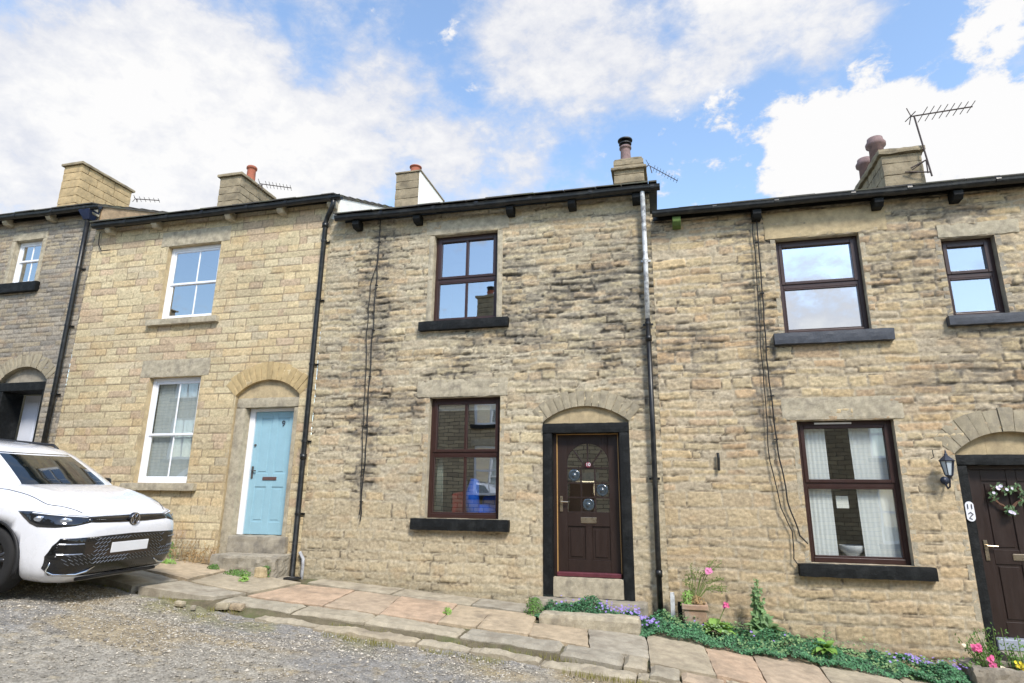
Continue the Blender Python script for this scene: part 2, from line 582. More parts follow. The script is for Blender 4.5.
# ------------------------------------------------------------------ stone walling
STYLES = {
    'fine_grey': dict(h=(.075, .11), l=(.16, .42), wob=.010, wf=1.0, jw=.010, prot=.011, pal=[(162, 152, 134), (152, 144, 130), (168, 155, 130), (144, 137, 124), (158, 146, 124)],
                      mortar=(140, 132, 120), soot_shade=.40, big=0),
    'coursed': dict(h=(.115, .15), l=(.20, .55), wob=.004, wf=.7, jw=.0060, prot=.008, pal=[(199, 183, 146), (203, 187, 150), (195, 178, 143), (199, 178, 138), (193, 178, 147), (203, 184, 144), (190, 168, 138)],
                    mortar=(146, 130, 106), soot_shade=.05, big=0),
    'rubble': dict(h=(.085, .135), l=(.18, .55), wob=.026, wf=1.8, jw=.014, prot=.0085, pal=[(190, 177, 146), (186, 173, 144), (194, 179, 143), (182, 170, 144), (192, 170, 132), (186, 163, 132), (182, 173, 152), (172, 160, 138)],
                   mortar=(186, 174, 148), soot_shade=.9, big=1),
    'rubble_warm': dict(h=(.085, .14), l=(.18, .55), wob=.024, wf=1.7, jw=.013, prot=.010, pal=[(193, 177, 142), (188, 172, 140), (196, 172, 130), (182, 167, 140), (190, 160, 124), (198, 179, 140), (180, 169, 148), (182, 156, 126)],
                        mortar=(186, 172, 146), soot_shade=.65, big=1),
}


def lin(c):
    return np.array(S(*c))


def wall_face(name, x0, x1, ztop, style, openings, arches, seed, parent, soot_shade_zone=None, cell=.0165, y0=0.0, bottom=None):
    st = STYLES[style]
    rs = np.random.RandomState(seed)
    # ground line per column
    zlo = min(zg(x0, 0), zg(x1, 0)) - .35 if bottom is None else bottom

    def axis(a, b, brk):
        br = sorted({round(a, 4), round(b, 4), *[round(v, 4) for v in brk if a < v < b]})
        out = []
        for p, q in zip(br[:-1], br[1:]):
            n = max(1, int(round((q - p) / cell)))
            out += list(np.linspace(p, q, n, endpoint=False))
        return np.array(out + [br[-1]])
    bx, bz = [], []
    for o in openings:
        bx += [o[0], o[1]]; bz += [o[2], o[3]]
    for a in arches:
        bx += [a[0], a[1]]; bz += [a[2]]
    ax, az = axis(x0, x1, bx), axis(zlo, ztop, bz)
    X, Z = np.meshgrid(ax, az, indexing='ij')
    # courses
    bounds = [zlo - .3]
    while bounds[-1] < ztop + .3:
        h = rs.uniform(*st['h'])
        if st['big'] and bounds[-1] < 1.6:
            h *= 1.3
        if rs.rand() < .12 and st['big']:
            h *= 1.5
        bounds.append(bounds[-1] + h)
    bounds = np.array(bounds)
    wob = st['wob']
    W = Z + (fbm(X * st['wf'] + seed, Z * 2.2, 3) - .5) * wob * 2.6 + (fbm(X * 6 + 9, Z * 6 + seed, 2) - .5) * wob * 1.0
    U = X + (fbm(X * 5 + 40, Z * 5 + seed, 2) - .5) * wob * 1.8
    ci = np.clip(np.searchsorted(bounds, W) - 1, 0, len(bounds) - 2)
    H = np.zeros_like(X)
    C = np.zeros(X.shape + (3,))
    PAL = np.array([lin(c) for c in st['pal']])
    if st['big']: PAL = PAL.mean(0) * .38 + PAL * .62
    LOWPAL = PAL.mean(0) * .6 + PAL * .4
    pw = rs.rand(len(PAL)) * .4 + .8
    pw /= pw.sum()
    mort = lin(st['mortar'])
    D = np.zeros_like(X)
    jn = fbm(X * 16, Z * 16 + 3, 4)
    for c in np.unique(ci):
        m = ci == c
        hgt = bounds[c + 1] - bounds[c]
        js = [x0 - rs.uniform(.1, .5)]
        while js[-1] < x1 + .3:
            l = rs.uniform(*st['l'])
            if rs.rand() < .2: l *= .55
            js.append(js[-1] + l * (1.15 if hgt > .13 else 1))
        js = np.array(js)
        n = len(js)
        uu, ww = U[m], W[m]
        si = np.clip(np.searchsorted(js, uu) - 1, 0, n - 2)
        # every stone has its own top and bottom margin, setting, tilt and tone
        lo, hi = rs.uniform(0, .012, n) * (wob > .01), rs.uniform(0, .014, n) * (wob > .01)
        small = (rs.rand(n) < .10) * (wob > .01)
        dz = np.minimum(ww - bounds[c] - lo[si], bounds[c + 1] - ww - hi[si])
        dx = np.minimum(uu - js[si], js[si + 1] - uu)
        r = .022 if wob > .01 else .010
        ddx, ddz = np.maximum(r - dx, 0), np.maximum(r - dz, 0)
        d = r - np.hypot(ddx, ddz)
        d = np.where((dx > r) & (dz > r), np.minimum(dx, dz), d)
        d = d + (jn[m] - .5) * (.020 if wob > .01 else .008)
        prot = rs.uniform(.35, 1.15, n)[si] * st['prot']
        tilt = rs.uniform(-1, 1, n)[si] * .010 * (wob > .01) * (uu - js[si]) / .3 + rs.uniform(-1, 1, n)[si] * (.05 if wob > .01 else .02) * (ww - bounds[c] - hgt / 2)
        e = sstep(st['jw'] * .35, st['jw'] * (1.6 if wob > .01 else 1.2), d)
        H[m] = e * (prot + tilt)
        pick = rs.choice(len(PAL), n, p=pw)
        if st['big'] and bounds[c] < 1.3: pick = pick % 4
        tone = rs.uniform(.90, 1.09, n)
        lowc = st['big'] and bounds[c] < 1.5
        if lowc: tone = 1 + (tone - 1) * .6
        sc = (LOWPAL if lowc else PAL)[pick[si]] * tone[si][:, None]
        C[m] = mort * (1 - e[:, None]) + sc * e[:, None]
        D[m] = d
    if st['big']: H *= .62 + .38 * sstep(1.7, 3.0, Z)
    rough = .012 if wob > .01 else .007
    H += (fbm(X * 22, Z * 34 + seed, 3) - .5) * rough * 1.3 + (fbm(X * 7, Z * 9 + seed, 2) - .5) * rough * .7
    H += (vnoise(X * 58, Z * 58) - .5) * (.009 if wob > .01 else .005)
    # tone: broad weathering, iron tints, soot plus crack shadow painted dark along the stone edges
    C *= (1 + (fbm(X * .8 + seed, Z * .9, 3) - .5) * .30)[..., None]
    iron = sstep(.56, .72, fbm(X * 3 + 5, Z * 6 + seed, 3))[..., None] * .16
    C = C * (1 - iron) + lin((184, 142, 92)) * iron
    if st['soot_shade']:
        zone = np.ones_like(X) * .5 if soot_shade_zone is None else soot_shade_zone(X, Z)
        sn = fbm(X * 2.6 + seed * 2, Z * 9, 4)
        sm = sstep(.62 - .20 * zone, .78 - .20 * zone, sn) * st['soot_shade'] * np.clip(zone * 1.1, 0, 1)
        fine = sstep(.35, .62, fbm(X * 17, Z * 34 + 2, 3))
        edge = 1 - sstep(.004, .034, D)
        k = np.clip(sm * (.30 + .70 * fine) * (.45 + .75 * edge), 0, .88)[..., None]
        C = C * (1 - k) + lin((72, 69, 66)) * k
        deep = sm * sstep(.52, .64, fbm(X * 5 + 3, Z * 20 + 7, 3)) * edge  # deepest cracks: their shadow is painted in as well as cut
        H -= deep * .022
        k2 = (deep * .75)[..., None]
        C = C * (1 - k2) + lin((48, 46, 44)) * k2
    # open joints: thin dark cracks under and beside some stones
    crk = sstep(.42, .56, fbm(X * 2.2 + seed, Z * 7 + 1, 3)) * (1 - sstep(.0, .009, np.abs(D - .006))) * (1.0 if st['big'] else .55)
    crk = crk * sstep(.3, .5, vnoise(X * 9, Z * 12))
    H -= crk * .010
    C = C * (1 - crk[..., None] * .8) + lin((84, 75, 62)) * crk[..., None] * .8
    damp = (1 - sstep(0, .30, Z - np.interp(X, _XS, _ZS)))[..., None] * .3 * (.5 + fbm(X * 3, Z * 3, 2))[..., None]
    C = C * (1 - damp) + lin((104, 100, 80)) * damp
    # grain: every stone mottled by grit, lichen and old soot
    C *= (.85 + .30 * fbm(X * 38, Z * 46 + seed, 2))[..., None]
    if st['big']:
        zz = np.clip(zone * 1.1, 0, 1)
        gk = sstep(.54 - .10 * zz, .70 - .10 * zz, fbm(X * 11 + seed, Z * 26, 4)) * (.06 + .44 * zz)
        C = C * (1 - gk[..., None]) + lin((112, 106, 96)) * gk[..., None]
    C *= np.array([.965, .970, .985]) if st['big'] else np.array([.955, .965, 1.0])
    # openings
    keep = np.ones((len(ax) - 1, len(az) - 1), bool)
    cx, cz = (ax[:-1] + ax[1:]) / 2, (az[:-1] + az[1:]) / 2
    CX, CZ = np.meshgrid(cx, cz, indexing='ij')
    for o in openings:
        keep &= ~((CX > o[0]) & (CX < o[1]) & (CZ > o[2]) & (CZ < o[3]))
        on = (X >= o[0] - 1e-4) & (X <= o[1] + 1e-4) & (Z >= o[2] - 1e-4) & (Z <= o[3] + 1e-4)
        H[on] = .006
    for a in arches:                       # (x0, x1, springing, rise)
        w, rise = (a[1] - a[0]) / 2, a[3] + .04
        R = (w * w + rise * rise) / (2 * rise)
        xc, zc = (a[0] + a[1]) / 2, a[2] + rise - R
        keep &= ~((CZ > a[2]) & ((CX - xc) ** 2 + (CZ - zc) ** 2 < R * R) & (CX > a[0]) & (CX < a[1]))
    Y = y0 - H
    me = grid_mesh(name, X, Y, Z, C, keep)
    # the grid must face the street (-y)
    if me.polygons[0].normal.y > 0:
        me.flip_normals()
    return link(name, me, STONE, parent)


def arch_ring(x0, x1, spring, rise, thick, n, material, parent, y0=-.016, y1=.10, seed=0):
    w = (x1 - x0) / 2
    R = (w * w + rise * rise) / (2 * rise)
    xc, zc = (x0 + x1) / 2, spring + rise - R
    a0 = math.asin(w / R) * 1.02
    m = MB()
    rnd = random.Random(seed)
    for i in range(n):
        ta, tb = -a0 + 2 * a0 * i / n, -a0 + 2 * a0 * (i + 1) / n
        g = .006 / R
        ta += g * rnd.uniform(.3, 1); tb -= g * rnd.uniform(.3, 1)
        th = thick * rnd.uniform(.86, 1.06)
        yy = y0 - rnd.uniform(-.006, .008)
        def P(t, r, y): return (xc + r * math.sin(t), y, zc + r * math.cos(t))
        k = 3
        ring = []
        for j in range(k + 1):
            t = ta + (tb - ta) * j / k
            ring.append(t)
        vs, fs = [], []
        nr = 4
        for yv in (0, 1):
            for j in range(k + 1):
                for q in range(nr + 1):
                    e = (j in (0, k)) or (q in (0, nr))
                    yq = (yy + (.004 if e else 0) + rnd.uniform(-.003, .003)) if yv == 0 else y1
                    vs.append(P(ring[j], R + (th) * q / nr, yq))
        def I(yv, j, q): return yv * (k + 1) * (nr + 1) + j * (nr + 1) + q
        for j in range(k):
            for q in range(nr):
                fs.append((I(0, j, q), I(0, j + 1, q), I(0, j + 1, q + 1), I(0, j, q + 1)))
        for j in range(k):
            fs.append((I(0, j, 0), I(1, j, 0), I(1, j + 1, 0), I(0, j + 1, 0)))
            fs.append((I(0, j, nr), I(0, j + 1, nr), I(1, j + 1, nr), I(1, j, nr)))
        for q in range(nr):
            fs.append((I(0, 0, q), I(0, 0, q + 1), I(1, 0, q + 1), I(1, 0, q)))
            fs.append((I(0, k, q), I(1, k, q), I(1, k, q + 1), I(0, k, q + 1)))
        m.add(vs, fs)
    return m.build('arch', material, parent)


def tympanum(x0, x1, zb, spring, rise, y, material, parent):
    w = (x1 - x0) / 2
    rise += .05
    R = (w * w + rise * rise) / (2 * rise)
    xc, zc = (x0 + x1) / 2, spring + rise - R
    a0 = math.asin(w / R)
    arc = [(xc + R * math.sin(-a0 + 2 * a0 * i / 14), zc + R * math.cos(-a0 + 2 * a0 * i / 14)) for i in range(15)]
    m = MB()
    # a few fitted stones with tight joints
    cuts = [x0, x0 + (x1 - x0) * .31, x0 + (x1 - x0) * .66, x1]
    for a, b in zip(cuts[:-1], cuts[1:]):
        a += .0012; b -= .0012
        top = [(px, pz) for px, pz in arc if a < px < b]
        def zat(px): return zc + math.sqrt(max(R * R - (px - xc) ** 2, 0))
        poly = [(a, zb), (b, zb), (b, max(zat(b), zb + .01))] + top[::-1] + [(a, max(zat(a), zb + .01))]
        m.prism(poly, 'y', y, y + .1)
    return m.build('arch_infill', material, parent)


def reveal(parent, x0, x1, z0, z1, depth, material, top=True, t=.07, bottom=True):
    """the stone sides of an opening, behind the wall face"""
    m = MB()
    m.rock(x0 - t, x0, -.004, depth, z0, z1, .06, .004, .004, seed=x0)
    m.rock(x1, x1 + t, -.004, depth, z0, z1, .06, .004, .004, seed=x1)
    if top: m.rock(x0 - t, x1 + t, -.003, depth, z1, z1 + t, .06, .004, .004, seed=z1)
    if bottom: m.rock(x0 - t, x1 + t, -.003, depth, z0 - t, z0, .06, .004, .004, seed=z0)
    return m.build('reveal', material, parent)


def room(parent, x0, x1, z0, z1, y0=.16, depth=2.6, material=None):
    m = MB()
    m.box(x0, x1, y0, depth, z0, z1)
    # open towards the window: drop the front face
    m.f = [f for i, f in enumerate(m.f) if i != 2]
    return m.build('room', material or DARKROOM, parent)


def stone(parent, name, x0, x1, y0, y1, z0, z1, material, seed=0, rnd=.014, amp=.006, cell=.045):
    return MB().rock(x0, x1, y0, y1, z0, z1, cell, rnd, amp, seed).build(name, material, parent)


def window(parent, op, kind, fmat, lintel=None, sill=None, lmat=None, smat=None, rec=.10, trans=None, mull=None, jambs=0, glass=None, fw=.06, label=None, lw=.03):
    """op: opening x0,x1,z0,z1. kind 'sash' = two sliding sashes with a bar, 'case' = top light over a fixed light"""
    x0, x1, z0, z1 = op
    m = MB()
    y0, y1 = rec, rec + .07
    m.box(x0, x0 + fw, y0, y1, z0, z1)
    m.box(x1 - fw, x1, y0, y1, z0, z1)
    m.box(x0 + fw, x1 - fw, y0, y1, z1 - fw, z1)
    m.box(x0 + fw, x1 - fw, y0 - .01, y1, z0, z0 + fw * 1.1)
    tz = trans
    win = m.build('window', fmat, parent, bevel=.006, seg=2)
    if label: win['label'] = label
    xs0, xs1 = x0 + fw, x1 - fw
    zb, zt = z0 + fw * 1.1, z1 - fw
    s = MB()
    sw = .042
    if kind == 'sash':
        for (a, b, yy) in ((zb, tz + .02, y0 + .035), (tz - .02, zt, y0 + .012)):
            s = MB()
            s.box(xs0 + .001, xs0 + sw, yy, yy + .035, a + .001, b - .001); s.box(xs1 - sw, xs1 - .001, yy, yy + .035, a + .001, b - .001)
            s.box(xs0 + sw, xs1 - sw, yy, yy + .035, b - sw, b - .001); s.box(xs0 + sw, xs1 - sw, yy, yy + .035, a + .001, a + sw)
            for mx in (mull or []):
                s.box(mx - .011, mx + .011, yy + .004, yy + .030, a + sw, b - sw)
            s.build('sash', fmat, win, bevel=.004)
            MB().box(xs0 + sw - .004, xs1 - sw + .004, yy + .015, yy + .020, a + sw - .004, b - sw + .004).build('pane', glass or GLASS, win)
    else:
        m2 = MB()
        m2.box(xs0, xs1, y0 + .004, y1 - .004, tz - .032, tz + .032)
        for (a, b, yy, w2) in ((tz + .032, zt, y0 - .012, .04), (zb, tz - .032, y0 + .006, .022)):
            m2.box(xs0 - (.012 if w2 > .03 else 0), xs0 + w2, yy, y1 - .008, a - .004, b + .004); m2.box(xs1 - w2, xs1 + (.012 if w2 > .03 else 0), yy, y1 - .008, a - .004, b + .004)
            m2.box(xs0 + w2, xs1 - w2, yy, y1 - .008, b - w2, b + .004); m2.box(xs0 + w2, xs1 - w2, yy, y1 - .008, a - .004, a + w2)
            for mx in (mull or []):
                m2.box(mx - .022, mx + .022, yy + .006, y1 - .010, a + w2, b - w2)
            MB().box(xs0 + w2 - .004, xs1 - w2 + .004, y0 + .030, y0 + .036, a + w2 - .004, b - w2 + .004).build('pane', glass or GLASS, win)
        m2.build('sash', fmat, win, bevel=.005)
    if lintel:
        lx0, lx1, lz0, lz1 = lintel
        stone(win, 'lintel', lx0, lx1, -.017, .10, lz0 + .004, lz1, lmat or DRESSED, seed=lx0, amp=.009, rnd=.010)
    if sill:
        sx0, sx1, sz0, sz1 = sill
        sm = MB()
        sm.rock(sx0, sx1, -.095, rec + .03, sz0, sz1, .05, .012, .006, seed=sx0 + 3)
        sm.build('sill', smat or BLACKST, win)
    if jambs:
        for a, b in ((x0 - jambs, x0), (x1, x1 + jambs)):
            stone(win, 'jamb', a + .002, b, -.020, rec + .02, z0 + .002, z1 - .001, lmat or DRESSED, seed=a, amp=.004)
    return win


def gutter(parent, x0, x1, z0, z1, y=-.21, h=.085):
    """black half-round gutter on brackets; z0,z1 = height of its underside at either end"""
    m = MB()
    prof = []
    r = .055
    for i in range(9):
        a = math.pi + math.pi * i / 8
        prof.append((y + r * math.cos(a), h - .02 + (h - .02) * math.sin(a)))
    prof += [(y + r, h), (y + r - .006, h)] + [(y + (r - .008) * math.cos(math.pi + math.pi * (8 - i) / 8), h - .02 + (h - .03) * math.sin(math.pi + math.pi * (8 - i) / 8)) for i in range(9)] + [(y - r + .006, h), (y - r - .006, h)]
    n = 24
    vs, fs = [], []
    k = len(prof)
    for i in range(n + 1):
        t = i / n
        x = x0 + (x1 - x0) * t
        zz = z0 + (z1 - z0) * t - .012 * math.sin(t * math.pi) + .004 * math.sin(t * 23)
        vs += [(x, p[0], zz + p[1]) for p in prof]
    for i in range(n):
        for j in range(k):
            a, b = i * k + j, i * k + (j + 1) % k
            fs.append((a, a + k, b + k, b))
    fs.append(tuple(range(k))); fs.append(tuple(range(n * k + k - 1, n * k - 1, -1)))
    m.add(vs, fs)
    for i in range(1, int((x1 - x0) / .9) + 1):       # union joints
        x = x0 + i * .9 + random.uniform(-.1, .1)
        if x < x1 - .1:
            zz = z0 + (z1 - z0) * (x - x0) / (x1 - x0) - .012
            m.tube([(x - .03, y, zz + h - .024), (x + .03, y, zz + h - .024)], .062, 14)
    g = m.build('gutter', BLACK, parent)
    return g


def fascia(parent, x0, x1, z0, z1, h):
    m = MB()
    m.hexa([(x0, -.05, z0), (x1, -.05, z1), (x1, -.02, z1), (x0, -.02, z0), (x0, -.05, z0 + h), (x1, -.05, z1 + h), (x1, -.02, z1 + h), (x0, -.02, z0 + h)])
    return m.build('fascia', BLACK, parent)


PITCH = .38


def roof(parent, x0, x1, ze0, ze1, depth=8.0, seed=0):
    """stone slates in overlapping courses, both slopes; ze = height of the eaves edge at y=-.2"""
    rnd = random.Random(seed)
    m = MB()
    half = depth / 2
    n = 15
    sl = (half + .24) / n

    def zt(x, y):
        e = ze0 + (ze1 - ze0) * (x - x0) / (x1 - x0)
        yy = y if y < half else depth - y
        return e + (yy + .2) * PITCH
    for side in (0, 1):
        for i in range(n):
            a = -.24 + i * sl
            b = a + sl * 1.25
            x = x0
            while x < x1 - .01:
                w = rnd.uniform(.28, .52)
                xe = min(x + w, x1)
                if x1 - xe < .12: xe = x1
                th = rnd.uniform(.014, .024)
                dy = rnd.uniform(-.02, .02) if i else rnd.uniform(-.028, .012)
                lift = rnd.uniform(0, .006) + .012
                ya, yb = a + dy, min(b, half + .02)
                if side: ya, yb = depth - ya, depth - yb
                g = .004
                P = []
                for up in (0, th):
                    for (xx, yy, l) in ((x + g, ya, lift + .012), (xe - g, ya, lift + .012), (xe - g, yb, 0), (x + g, yb, 0)):
                        P.append((xx, yy, zt(xx, yy) + l + up))
                m.hexa(P)
                x = xe
    # deck under the slates and the ridge tiles
    m.hexa([(x0, -.18, ze0 - .02), (x1, -.18, ze1 - .02), (x1, half, ze1 + half * PITCH + .06), (x0, half, ze0 + half * PITCH + .06),
            (x0, -.18, ze0 + .012), (x1, -.18, ze1 + .012), (x1, half, ze1 + half * PITCH + .085), (x0, half, ze0 + half * PITCH + .085)])
    x = x0
    while x < x1 - .05:
        xe = min(x + .45, x1)
        z = zt(x, half) + .03
        m.prism([(half - .17, z - .04), (half, z + .05), (half + .17, z - .04), (half + .15, z - .07), (half, z + .01), (half - .15, z - .07)], 'x', x + .004, xe - .004)
        x = xe
    return m.build('roof', SLATE, parent)


def gable(parent, x, ztop0, zbot, depth, face, material, name='gable_wall', t=.25):
    """side wall under the roof edge: x is its outer face, face=+1 looks down the hill"""
    half = depth / 2
    poly = [(.03, zbot), (depth, zbot), (depth, ztop0 + .03), (half, ztop0 + (half + .2) * PITCH - .03), (.03, ztop0 + .2 * PITCH - .05)]
    m = MB().prism(poly, 'x', x - t * face, x)
    return m.build(name, material, parent)


def corbel(parent, x, z, material, y=-.19):
    m = MB()
    w = .062
    m.prism([(.0, z), (y + .03, z), (y, z - .03), (y, z - .095), (y + .05, z - .15), (.0, z - .155)], 'x', x - w, x + w)
    return m.build('corbel', material, parent, bevel=.006)


def pipe(parent, pts, r=.036, material=None, n=12, brackets=(), name='downpipe', collars=()):
    m = MB().tube(pts, r, n)
    for (x, y, z) in collars:
        m.tube([(x, y, z - .045), (x, y, z + .045)], r * 1.28, n)
    p = m.build(name, material or BLACK, parent)
    p.data.polygons.foreach_set('use_smooth', [True] * len(p.data.polygons))
    for (x, y, z) in brackets:
        b = MB()
        b.tube([(x, y, z - .018), (x, y, z + .018)], r * 1.2, n)
        b.box(x - .075, x + .075, -.03, -.018, z - .016, z + .016)
        b.box(x - .012, x + .012, y, -.02, z - .014, z + .014)
        b.build('pipe_bracket', material or BLACK, p)
    return p


def chimney(parent, x0, x1, y0, y1, z0, z1, pots, cap='slab', body=None, side=None, label=None):
    m = MB()
    z = z0
    i = 0
    b = random.Random(int((x0 + 50) * 10))
    while z < z1 - .01:                    # coursed blocks on all faces
        h = min(b.uniform(.20, .27), z1 - z)
        if z1 - z - h < .08: h = z1 - z
        y = y0
        off = .0 if i % 2 else .22
        cuts = [y0]
        while cuts[-1] < y1 - .3:
            cuts.append(min(cuts[-1] + (b.uniform(.38, .6) - (off if len(cuts) == 1 else 0)), y1))
        cuts[-1] = y1 if y1 - cuts[-1] < .25 else cuts[-1]
        if cuts[-1] < y1: cuts.append(y1)
        for a, c in zip(cuts[:-1], cuts[1:]):
            m.rock(x0, x1, a + .004, c - .004, z + .004, z + h - .002, .09, .015, .009, seed=i + a)
        z += h
        i += 1
    o = m.build('chimney', body or CHIM, parent)
    if label: o['label'] = label
    if cap == 'band':
        MB().rock(x0 - .06, x1 + .06, y0 - .06, y1 + .06, z1 - .26, z1 - .19, .08, .02, .012, 3).build('chimney_band', CHIM, o)
        MB().rock(x0 + .02, x1 - .02, y0 + .05, y1 - .05, z1, z1 + .07, .08, .03, .02, 3).build('chimney_cap', CHIM, o)
    if cap == 'slab':
        MB().rock(x0 - .06, x1 + .06, y0 - .06, y1 + .06, z1, z1 + .08, .12, .015, .008, 3).build('chimney_cap', CHIM, o)
    elif cap == 'heavy':
        c = MB()
        c.rock(x0 - .07, x1 + .07, y0 - .07, y1 + .07, z1, z1 + .12, .08, .03, .02, 3)
        c.rock(x0 + .06, x1 - .06, y0 + .1, y1 - .1, z1 + .11, z1 + .19, .08, .04, .02, 5)
        c.build('chimney_cap', CHIM, o)
    if cap == 'thin':
        MB().box(x0 - .02, x1 + .05, y0 - .02, y1 + .05, z1 + .001, z1 + .035).build('chimney_cap', CHIM, o)
    if side:
        MB().box(x1 - .002, x1 + .028, y0 + .012, y1 - .012, z0, z1 - .004).build('rendered_face', side, o)
    for (px, py, r, h, mt, kind) in pots:
        zb = z1 + .06
        prof = [(r * 1.08, 0), (r * .98, .05), (r * .88, h * .8), (r * .90, h * .86), (r * 1.1, h * .88), (r * 1.1, h * .96), (r * .95, h), (r * .78, h), (r * .75, h * .8)]
        if kind == 'crown':
            prof = [(r * 1.0, 0), (r * .92, h * .72), (r * 1.28, h * .76), (r * 1.32, h * .84), (r * 1.05, h * .92), (r * 1.0, h), (r * .8, h), (r * .75, h * .7)]
        p = MB().lathe(prof, (px, py, zb), 20).build('chimney_pot', mt, o, smooth=True)
        if kind == 'cowl':
            q = MB()
            q.lathe([(r * .75, h - .02), (r * .75, h + .05), (r * 1.15, h + .055), (r * 1.15, h + .075), (r * .6, h + .09), (r * .55, h + .15)], (px, py, zb), 20)
            q.lathe([(r * .5, h + .14), (r * 1.35, h + .145), (r * 1.35, h + .17), (r * .5, h + .22), (.01, h + .235)], (px, py, zb), 20)
            q.build('cowl', mat('black_cowl', S(34, 34, 36), .5, .2, 8), p, smooth=False)
    return o


# =================================================================== HOUSES
def up(*a): return a


# ---------------- house A: far left, dark fine-coursed
A = empty('terraced_house', (-13.8, 0, 1.1), 'dark grey-brown fine stone house at the left edge, white door deep in a black surround', 'house', 'stone terraced houses')
A_W, A_D = (-13.2, -12.47, 5.78, 6.75), (-12.80, -11.60, 0.8, 3.72)
A_DOOR = [A_D[0], A_D[1]]
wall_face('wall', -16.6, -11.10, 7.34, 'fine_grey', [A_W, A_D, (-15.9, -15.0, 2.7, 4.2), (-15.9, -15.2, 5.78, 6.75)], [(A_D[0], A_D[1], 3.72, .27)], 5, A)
reveal(A, *A_W, .14, DRESSED)
room(A, -14.2, -12.2, 5.2, 7.1)
window(A, A_W, 'sash', WHITE, (-13.30, -12.36, 6.75, 6.92), (-13.36, -12.30, 5.57, 5.775), DRESSED, BLACKST, .09, 6.32, [-12.835], .11, fw=.05)
for wz in ((2.7, 4.2), (5.78, 6.75)):
    xx = (-15.9, -15.0) if wz[0] < 3 else (-15.9, -15.2)
    reveal(A, *xx, *wz, .14, DRESSED)
    room(A, xx[0] - .3, xx[1] + .3, wz[0] - .4, wz[1] + .3)
    window(A, (*xx, *wz), 'sash', WHITE, (xx[0] - .15, xx[1] + .15, wz[1], wz[1] + .22), (xx[0] - .14, xx[1] + .14, wz[0] - .17, wz[0] - .004), DRESSED, BLACKST, .09, sum(wz) / 2, [sum(xx) / 2], 0, fw=.05)
arch_ring(A_D[0], A_D[1], 3.72, .27, .27, 17, VOUS, A, seed=2)
tympanum(A_D[0], A_D[1], 3.68, 3.72, .27, .10, DRESSED_G, A)
# door set deep in a black painted surround
s = MB()
s.box(A_D[0], A_D[0] + .15, -.012, .42, .9, 3.50); s.box(A_D[1] - .05, A_D[1], -.012, .42, .9, 3.50); s.box(A_D[0], A_D[1], -.016, .42, 3.502, 3.675)
s.build('door_surround', BLACKST, A, bevel=.01)
d = MB(); dx0, dx1 = A_D[0] + .15, A_D[1] - .05
d.box(dx0, dx1, .45, .49, 1.2, 3.49)
d.box(dx0 + .10, dx0 + .38, .437, .452, 2.5, 3.36); d.box(dx1 - .38, dx1 - .10, .437, .452, 2.5, 3.36)
d.box(dx0 + .10, dx0 + .38, .437, .452, 1.45, 2.25); d.box(dx1 - .38, dx1 - .10, .437, .452, 1.45, 2.25)
dA = d.build('door', mat('white_door_paint', S(206, 210, 220), .4, .05, 5), A, bevel=.008)
MB().box(dx1 - .13, dx1 - .07, .40, .452, 2.42, 2.86).build('handle', mat('dark_bronze', S(50, 56, 54), .4, .2, 8, metal=.6), dA, bevel=.01)
MB().box(dx0 + .22, dx0 + .46, .425, .448, 2.36, 2.41).build('letterbox', BRASS, dA)
stone(A, 'door_step', A_D[0] - .1, A_D[1] + .1, -.35, .45, .75, 1.2, DRESSED_G)
fascia(A, -16.6, -11.08, 7.22, 7.17, .10)
gutter(A, -16.6, -10.88, 7.23, 7.15)
roof(A, -16.7, -11.06, 7.30, 7.27, seed=1)
gable(A, -11.08, 7.31, 5.5, 8, 1, mat('gable_stone', S(170, 146, 116), .92, .25, 5, .8, 35, stain=S(110, 92, 74), stain_scale=3.5, stain_amt=.7))
for x in (-16.0, -14.7, -13.42, -12.25, -11.16): corbel(A, x, 7.24, DRESSED)
chimney(A, -16.98, -16.3, 3.4, 5.15, 8.2, 10.98, [(-16.75, 4.0, .13, .3, TERRA, 'plain')] and [], 'slab', mat('ashlar_chimney', S(178, 156, 118), .9, .15, 5, .5, 60, stain=S(110, 98, 76), stain_scale=2, stain_amt=.6))
pA = pipe(A, [(-11.23, -.12, 7.0), (-11.235, -.11, 5.5), (-11.24, -.10, 3.8), (-11.24, -.10, 1.0)], .045, brackets=[(-11.235, -.11, 5.95), (-11.24, -.10, 4.75), (-11.24, -.10, 3.4), (-11.24, -.10, 2.2)])
h = MB(); h.hexa([(-11.30, -.17, 6.98), (-11.17, -.17, 6.98), (-11.17, -.03, 6.98), (-11.30, -.03, 6.98), (-11.38, -.26, 7.17), (-11.08, -.26, 7.17), (-11.08, -.02, 7.17), (-11.38, -.02, 7.17)])
h.build('hopper', mat('dark_blue_paint', S(40, 50, 78), .4, .2, 8), pA, bevel=.01)

